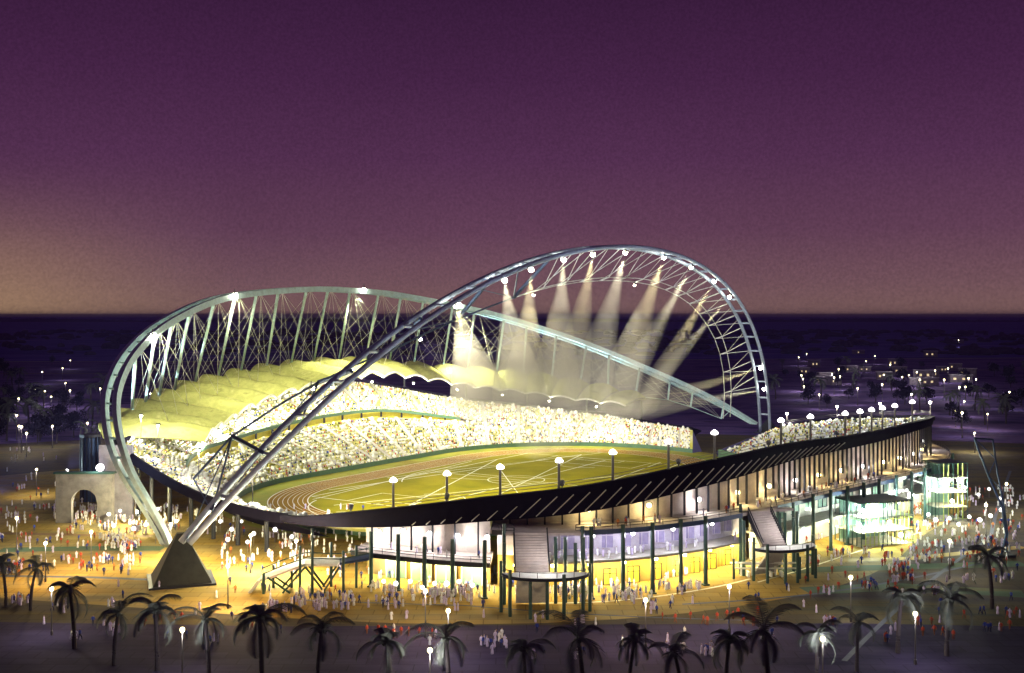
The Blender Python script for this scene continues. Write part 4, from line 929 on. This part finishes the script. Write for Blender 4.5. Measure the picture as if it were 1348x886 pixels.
# dark palms and bushy trees far beyond on both sides
def tree_proto(seed):
    r = random.Random(seed); mb = MB(); mb.tube([(0,0,0), (.1,0,2.2), (.2,.1,4)], .28, 7, r_end=.16)
    for k in range(4): a = 1.57*k + .4; mb.tube([(.12,0,2.4), (1.5*math.cos(a), 1.5*math.sin(a), 4.6)], .12, 5, r_end=.05)
    tm = mb.mesh('trunk', M_trunk); mb = MB(); cl = [(r.uniform(-2.2, 2.2), r.uniform(-2.2, 2.2), r.uniform(3.4, 7), r.uniform(.9, 1.7)) for _ in range(13)]
    for x, y, z, q in cl:
        for _ in range(60):
            a, b = r.uniform(0, 6.28), math.asin(r.uniform(-1, 1)); rr_ = q*r.uniform(.55, 1.15); p = Vector((x + rr_*math.cos(a)*math.cos(b), y + rr_*math.sin(a)*math.cos(b), z + rr_*math.sin(b)))
            u = Vector((r.uniform(-1,1), r.uniform(-1,1), r.uniform(-1,1))).normalized()*.32; w = u.cross(Vector((r.uniform(-1,1), r.uniform(-1,1), .3))).normalized()*.22
            mb.add([p - u, p + w, p + u, p - w], [(0,1,2,3)])
    return tm, mb.mesh('crown', M_far_tree)
TREES = [tree_proto(s) for s in (11, 12, 13)]
def tree(loc, kind, rz, s, label, group):
    t = thing('dark_tree', label, 'tree', loc, rz, group); t.scale = (s, s, s)
    for nm, me in zip(('trunk', 'crown'), TREES[kind]):
        o = bpy.data.objects.new(nm, me); COL.objects.link(o); o.parent = t
for side, label, n in ((0, 'dark tree on the unlit ground outside the cyan arch', 46), (1, 'dark tree on the unlit ground beyond the stand tip', 64)):
    k = 0
    while k < n:
        u, v = (random.uniform(-15, 145), random.uniform(478, 590)) if side == 0 else (random.uniform(1015, 1365), random.uniform(484, 575))
        if side == 1 and v > 545 and u < 1235: continue
        c = img(u, v); s = random.uniform(.9, 1.7)
        if side == 0 and c.y < 330: continue
        if k % 3 == 0: palm(c, k % 4, random.uniform(0, 6.28), s, label.replace('dark tree', 'dark palm'), ('dark palms outside the cyan arch', 'dark palms beyond the stand tip')[side])
        else: tree(c, k % 3, random.uniform(0, 6.28), s, label, ('dark trees outside the cyan arch', 'dark trees beyond the stand tip')[side])
        k += 1
# far settlement
rs = random.Random(21)
FH = [(rs.uniform(1050, 1290), rs.choice((484, 488, 493, 497, 501, 505)) + rs.uniform(-2, 2)) for _ in range(17)] + [(1262, 452), (1130, 466), (1225, 470)]
FH.sort()
for n_, (u, v) in enumerate(FH):
    w, h = rs.uniform(9, 20), rs.uniform(4, 8)
    c = img(u, v); t = thing('far_house', ORD[n_] + ' low house of the far settlement, counted from its end nearest the blue arch', 'house', c, rs.uniform(-.5, .5), 'houses of the far settlement')
    mb = MB(); mb.box((0, 0, h/2), (w, w*.6, h)); mb.build('wall', mat('dim far wall', (.20,.17,.22), .9, vary=.4), t); mb = MB(); mb.box((0, 0, h + .25), (w + .8, w*.6 + .8, .5)); mb.build('roof', M_lilac, t)
    for k in range(rs.choice((1, 2, 2))):
        mb = MB(); mb.box((-w*.3 + w*.4*k, -w*.3 - .02, h*.5), (w*.12, .3, h*.25)); mb.build('window', mat('lit window', (1,.8,.5), .5, vary=0, emit=.8, ecol=(1,.75,.4)), t)
k = 0
for _ in range(34):
    side = rs.random() < .35
    u, v = (rs.uniform(0, 140), rs.uniform(470, 575)) if side else (rs.uniform(1040, 1345), rs.uniform(455, 545))
    if not side and v > 520 and u < 1240: v -= 40
    street_lamp(u, v, 'small far lamp scattered on the dark plain ' + ('outside the cyan arch' if side else 'beyond the stand tip'), 700, (1, .85, .6), s=rs.uniform(1.0, 1.4))['group'] = 'far lamps on the plain ' + ('outside the cyan arch' if side else 'beyond the stand tip')

# ------------------------------------------------------------------ people
def person_mesh(pose, top, low):
    V = []; E_ = []; Rd = []
    def v(p, r): V.append(p); Rd.append(r); return len(V) - 1
    pel = v((0, 0, .95), .16); ch = v((0, 0, 1.25), .17); nk = v((0, 0, 1.46), .075); hd = v((0, .015, 1.58), .10); ht = v((0, .01, 1.70), .085)
    E_ += [(pel, ch), (ch, nk), (nk, hd), (hd, ht)]
    sw = .22 if pose == 'walk' else .03
    for s in (-1, 1):
        sh = v((s*.20, 0, 1.40), .07); el = v((s*.27, -s*sw*.6, 1.13), .052); wr = v((s*.27, -s*sw*.9 + .08, .90), .04); fg = v((s*.265, -s*sw*.9 + .11, .80), .035)
        E_ += [(ch, sh), (sh, el), (el, wr), (wr, fg)]
        if pose != 'robe':
            hp = v((s*.10, 0, .88), .10); kn = v((s*.11, s*sw*.8 + .03, .48), .075); an = v((s*.11, s*sw*1.2 - (.05 if pose == 'walk' else 0), .09), .05); to = v((s*.12, s*sw*1.2 + .13, .045), .045)
            E_ += [(pel, hp), (hp, kn), (kn, an), (an, to)]
    if pose == 'robe':
        a = v((0, 0, .55), .21); b = v((0, .02, .08), .25); E_ += [(pel, a), (a, b)]
    bm = bmesh.new(); sk = bm.verts.layers.skin.verify(); bv = [bm.verts.new(p) for p in V]
    for a, b in E_: bm.edges.new((bv[a], bv[b]))
    for x, r in zip(bv, Rd): x[sk].radius = (r, r)
    bv[0][sk].use_root = True
    me = bpy.data.meshes.new('person'); bm.to_mesh(me); bm.free()
    o = bpy.data.objects.new('person', me); COL.objects.link(o); o.modifiers.new('skin', 'SKIN'); sm = o.modifiers.new('sub', 'SUBSURF'); sm.levels = 1; sm.render_levels = 1
    dg = bpy.context.evaluated_depsgraph_get(); out = bpy.data.meshes.new_from_object(o.evaluated_get(dg)); bpy.data.objects.remove(o)
    out.materials.clear()
    for m in (mat('skin', (.30,.17,.10), .6, vary=.05), mat('hair', (.03,.02,.015), .8, vary=0) if pose != 'robe' else top, top, low): out.materials.append(m)
    for p in out.polygons:
        z = p.center.z; x = abs(p.center.x); y = p.center.y
        if z > 1.5: k = 1 if (z > 1.66 or y < -.03) else 0
        elif x > .2 and z < .92: k = 0
        elif z > .93 or pose == 'robe': k = 2
        elif z < .06: k = 1
        else: k = 3
        p.material_index = k; p.use_smooth = True
    out.name = 'person'; return out
C_ = lambda n, c: mat('cloth ' + n, c, .85, vary=.08)
PM = {'white': [person_mesh('robe', C_('white', (.80,.80,.84)), C_('white', (.8,.8,.8)))],
      'red': [person_mesh(q, C_('red', (.45,.06,.03)), C_('brown', (.22,.07,.03))) for q in ('stand', 'walk')],
      'blue': [person_mesh(q, C_('blue', (.03,.05,.30)), C_('navy', (.015,.02,.08))) for q in ('stand', 'walk')],
      'orange': [person_mesh(q, C_('orange', (.62,.20,.04)), C_('brown', (.2,.08,.03))) for q in ('stand', 'walk')],
      'lilac': [person_mesh('robe', C_('lilac', (.58,.50,.74)), C_('lilac', (.5,.5,.6)))]}
WEAR = {'white': 'white robe', 'lilac': 'pale lilac robe', 'red': 'dark red clothes', 'blue': 'dark blue clothes', 'orange': 'orange top'}
NP = 0
REQ = []
def person(u, v, col, where, s=1.0): REQ.append((img(u, v), random.choice(PM[col]), random.uniform(0, 6.28), s*random.uniform(.98, 1.12), col, where))
def scatter(n, u0, u1, v0, v1, mix, where, ok=lambda u, v: True):
    k = 0; cl = [(random.uniform(u0, u1), random.uniform(v0, v1)) for _ in range(max(2, n//7))]
    while k < n:
        u, v = random.uniform(u0, u1), random.uniform(v0, v1)
        if random.random() < .62:
            q = random.choice(cl); u, v = random.gauss(q[0], 6), random.gauss(q[1], 1.8)
            if not (u0 - 10 < u < u1 + 10 and v0 - 4 < v < v1 + 4): continue
        if not ok(u, v): continue
        person(u, v, random.choices(list(mix), list(mix.values()))[0], where); k += 1
nopyr = lambda u, v: not (185 < u < 292 and 705 < v < 785)
scatter(119, 140, 235, 672, 722, {'white': 9, 'lilac': 2, 'blue': 1}, 'in the bright gathering behind the pyramid', nopyr)
scatter(114, 5, 335, 688, 762, {'blue': 5, 'red': 4, 'white': 3, 'orange': 2, 'lilac': 1}, 'walking on the orange plaza around the pyramid', nopyr)
scatter(36, 275, 420, 708, 742, {'white': 8, 'orange': 2, 'lilac': 2}, 'between the pyramid and the stair ramp', nopyr)
scatter(46, 80, 132, 672, 690, {'white': 6, 'lilac': 2, 'red': 1}, 'by the arched gate')
scatter(93, 490, 640, 778, 800, {'white': 6, 'lilac': 4, 'blue': 1}, 'in front of the lower gallery')
scatter(109, 745, 925, 772, 796, {'white': 6, 'lilac': 4, 'blue': 2}, 'in front of the outer colonnade')
scatter(62, 350, 475, 788, 806, {'lilac': 4, 'white': 4, 'blue': 2}, 'below the stair ramp')
scatter(67, 20, 460, 772, 850, {'lilac': 3, 'blue': 4, 'red': 2, 'white': 1}, 'in the dim forecourt in front of the pyramid')
scatter(78, 480, 960, 800, 870, {'lilac': 4, 'blue': 4, 'white': 2}, 'in the dim forecourt below the front stand')
scatter(88, 970, 1340, 770, 850, {'blue': 4, 'lilac': 3, 'red': 3, 'white': 1}, 'on the dim green paving towards the mast')
scatter(104, 1190, 1345, 690, 745, {'white': 5, 'red': 3, 'lilac': 3, 'blue': 2, 'orange': 2}, 'near the tower pavilion and the blue mast')
scatter(52, 1205, 1340, 645, 685, {'white': 6, 'red': 2, 'lilac': 2}, 'beyond the tower pavilion')
scatter(260, 130, 480, 668, 745, {'white': 8, 'lilac': 3, 'blue': 1, 'orange': 1}, 'in the bright gathering behind the pyramid', nopyr)
scatter(150, 480, 930, 755, 785, {'white': 6, 'lilac': 5, 'blue': 1}, 'under the front galleries')
scatter(120, 1050, 1345, 640, 720, {'white': 6, 'lilac': 4, 'red': 2}, 'beyond the tower pavilion')
scatter(60, 5, 140, 590, 690, {'white': 4, 'lilac': 4}, 'by the arched gate')
scatter(150, 0, 180, 640, 760, {'white': 5, 'blue': 2, 'red': 2, 'lilac': 3}, 'on the outer paving left of the gathering'.replace('left of', 'outside'))
scatter(200, 1060, 1346, 690, 770, {'white': 4, 'blue': 2, 'red': 3, 'lilac': 3}, 'on the green paving before the pavilions')
scatter(120, 230, 760, 742, 792, {'white': 4, 'blue': 2, 'lilac': 3, 'orange': 1}, 'on the bright paving before the stands', nopyr)
for u in (483, 498, 507, 518, 528, 538, 552, 569): person(u, 838 + random.uniform(-4, 5), 'red', 'in the red line before the lower gallery')
for u in (872, 889, 909, 926, 931, 944, 957, 965, 979, 992): person(u, 822 + random.uniform(-8, 6), 'red', 'in the red line before the second staircase')
for u in (1169, 1179, 1201): person(u, 772 + random.uniform(-4, 4), 'red', 'in the small red group on green paving')
for u in (1215, 1230, 1241, 1255): person(u, 838 + random.uniform(-4, 4), 'red', 'in the red line beyond the last forecourt lamp')
def on_deck(p, r, z, col, where): REQ.append((PP(r, p, z), random.choice(PM[col]), random.uniform(0, 6.28), 1.05, col, where))
for _ in range(46):
    p = random.uniform(217.5, 262); on_deck(p, rim_r(p) + random.uniform(1.8, 4.8), 13.2, random.choice(('red', 'orange', 'white', 'lilac', 'blue', 'white')), 'on the upper gallery deck')
for _ in range(30):
    p = random.uniform(213, 232.5); on_deck(p, rim_r(p) + random.uniform(.3, 3.8), 6.9, random.choice(('white', 'white', 'lilac')), 'on the middle gallery behind the colonnade')
for _ in range(10):
    p = random.uniform(200, 209.8); on_deck(p, rim_r(p) + random.uniform(0, 4.8), 6.7, random.choice(('white', 'lilac', 'blue')), 'on the lower gallery deck')
REQ.sort(key=lambda q: q[0].y)
for c, me, rz, sc_, col, where in REQ[:296]:
    o = bpy.data.objects.new('person', me); COL.objects.link(o); o.location = c; o.rotation_euler = (0, 0, rz); o.scale = (sc_,)*3
    tag(o, 'person in ' + WEAR[col] + ' ' + where, 'person', 'people in ' + WEAR[col] + ' ' + where)
mats = []; VV = []; LV = []; LS = []; MI = []; nv = 0; cache = {}
for c, me, rz, sc_, col, where in REQ[296:]:
    if me.name not in cache:
        v_ = np.zeros(len(me.vertices)*3); me.vertices.foreach_get('co', v_); l_ = np.zeros(len(me.loops), int); me.loops.foreach_get('vertex_index', l_)
        t_ = np.zeros(len(me.polygons), int); me.polygons.foreach_get('loop_total', t_); m_ = np.zeros(len(me.polygons), int); me.polygons.foreach_get('material_index', m_)
        for m in me.materials:
            if m not in mats: mats.append(m)
        cache[me.name] = (v_.reshape(-1, 3), l_, t_, np.array([mats.index(m) for m in me.materials])[m_])
    v_, l_, t_, m_ = cache[me.name]; cr, sr = math.cos(rz)*sc_, math.sin(rz)*sc_
    VV.append(v_ @ np.array([[cr, sr, 0], [-sr, cr, 0], [0, 0, sc_]]) + np.array(c)); LV.append(l_ + nv); LS.append(t_); MI.append(m_); nv += len(v_)
VV = np.concatenate(VV); LV = np.concatenate(LV); LS = np.concatenate(LS); MI = np.concatenate(MI)
me = bpy.data.meshes.new('distant_people'); me.vertices.add(len(VV)); me.vertices.foreach_set('co', VV.ravel()); me.loops.add(len(LV)); me.loops.foreach_set('vertex_index', LV)
me.polygons.add(len(LS)); me.polygons.foreach_set('loop_start', np.concatenate([[0], np.cumsum(LS)[:-1]])); me.polygons.foreach_set('material_index', MI); me.polygons.foreach_set('use_smooth', np.ones(len(LS), bool)); me.update(calc_edges=True)
for m in mats: me.materials.append(m)
o = bpy.data.objects.new('distant_people', me); COL.objects.link(o)
tag(o, 'small distant people gathered behind the pyramid, by the gate and past the tower pavilion', 'crowd', kind='stuff')

# ------------------------------------------------------------------ evening haze over the whole place
mb = MB(); mb.box((0, 19000, 41.5), (50000, 44000, 85)); 
M_haze = bpy.data.materials.new('evening haze'); M_haze.use_nodes = True
def haze_mat():
    nt = M_haze.node_tree; nt.nodes.clear(); o = nt.nodes.new('ShaderNodeOutputMaterial'); v = nt.nodes.new('ShaderNodeVolumePrincipled')
    v.inputs['Color'].default_value = (.34, .26, .80, 1); v.inputs['Density'].default_value = HAZE; v.inputs['Anisotropy'].default_value = 0
    nt.links.new(v.outputs[0], o.inputs['Volume'])
HAZE = .00007
haze_mat(); tag(mb.build('haze', M_haze), kind='stuff')
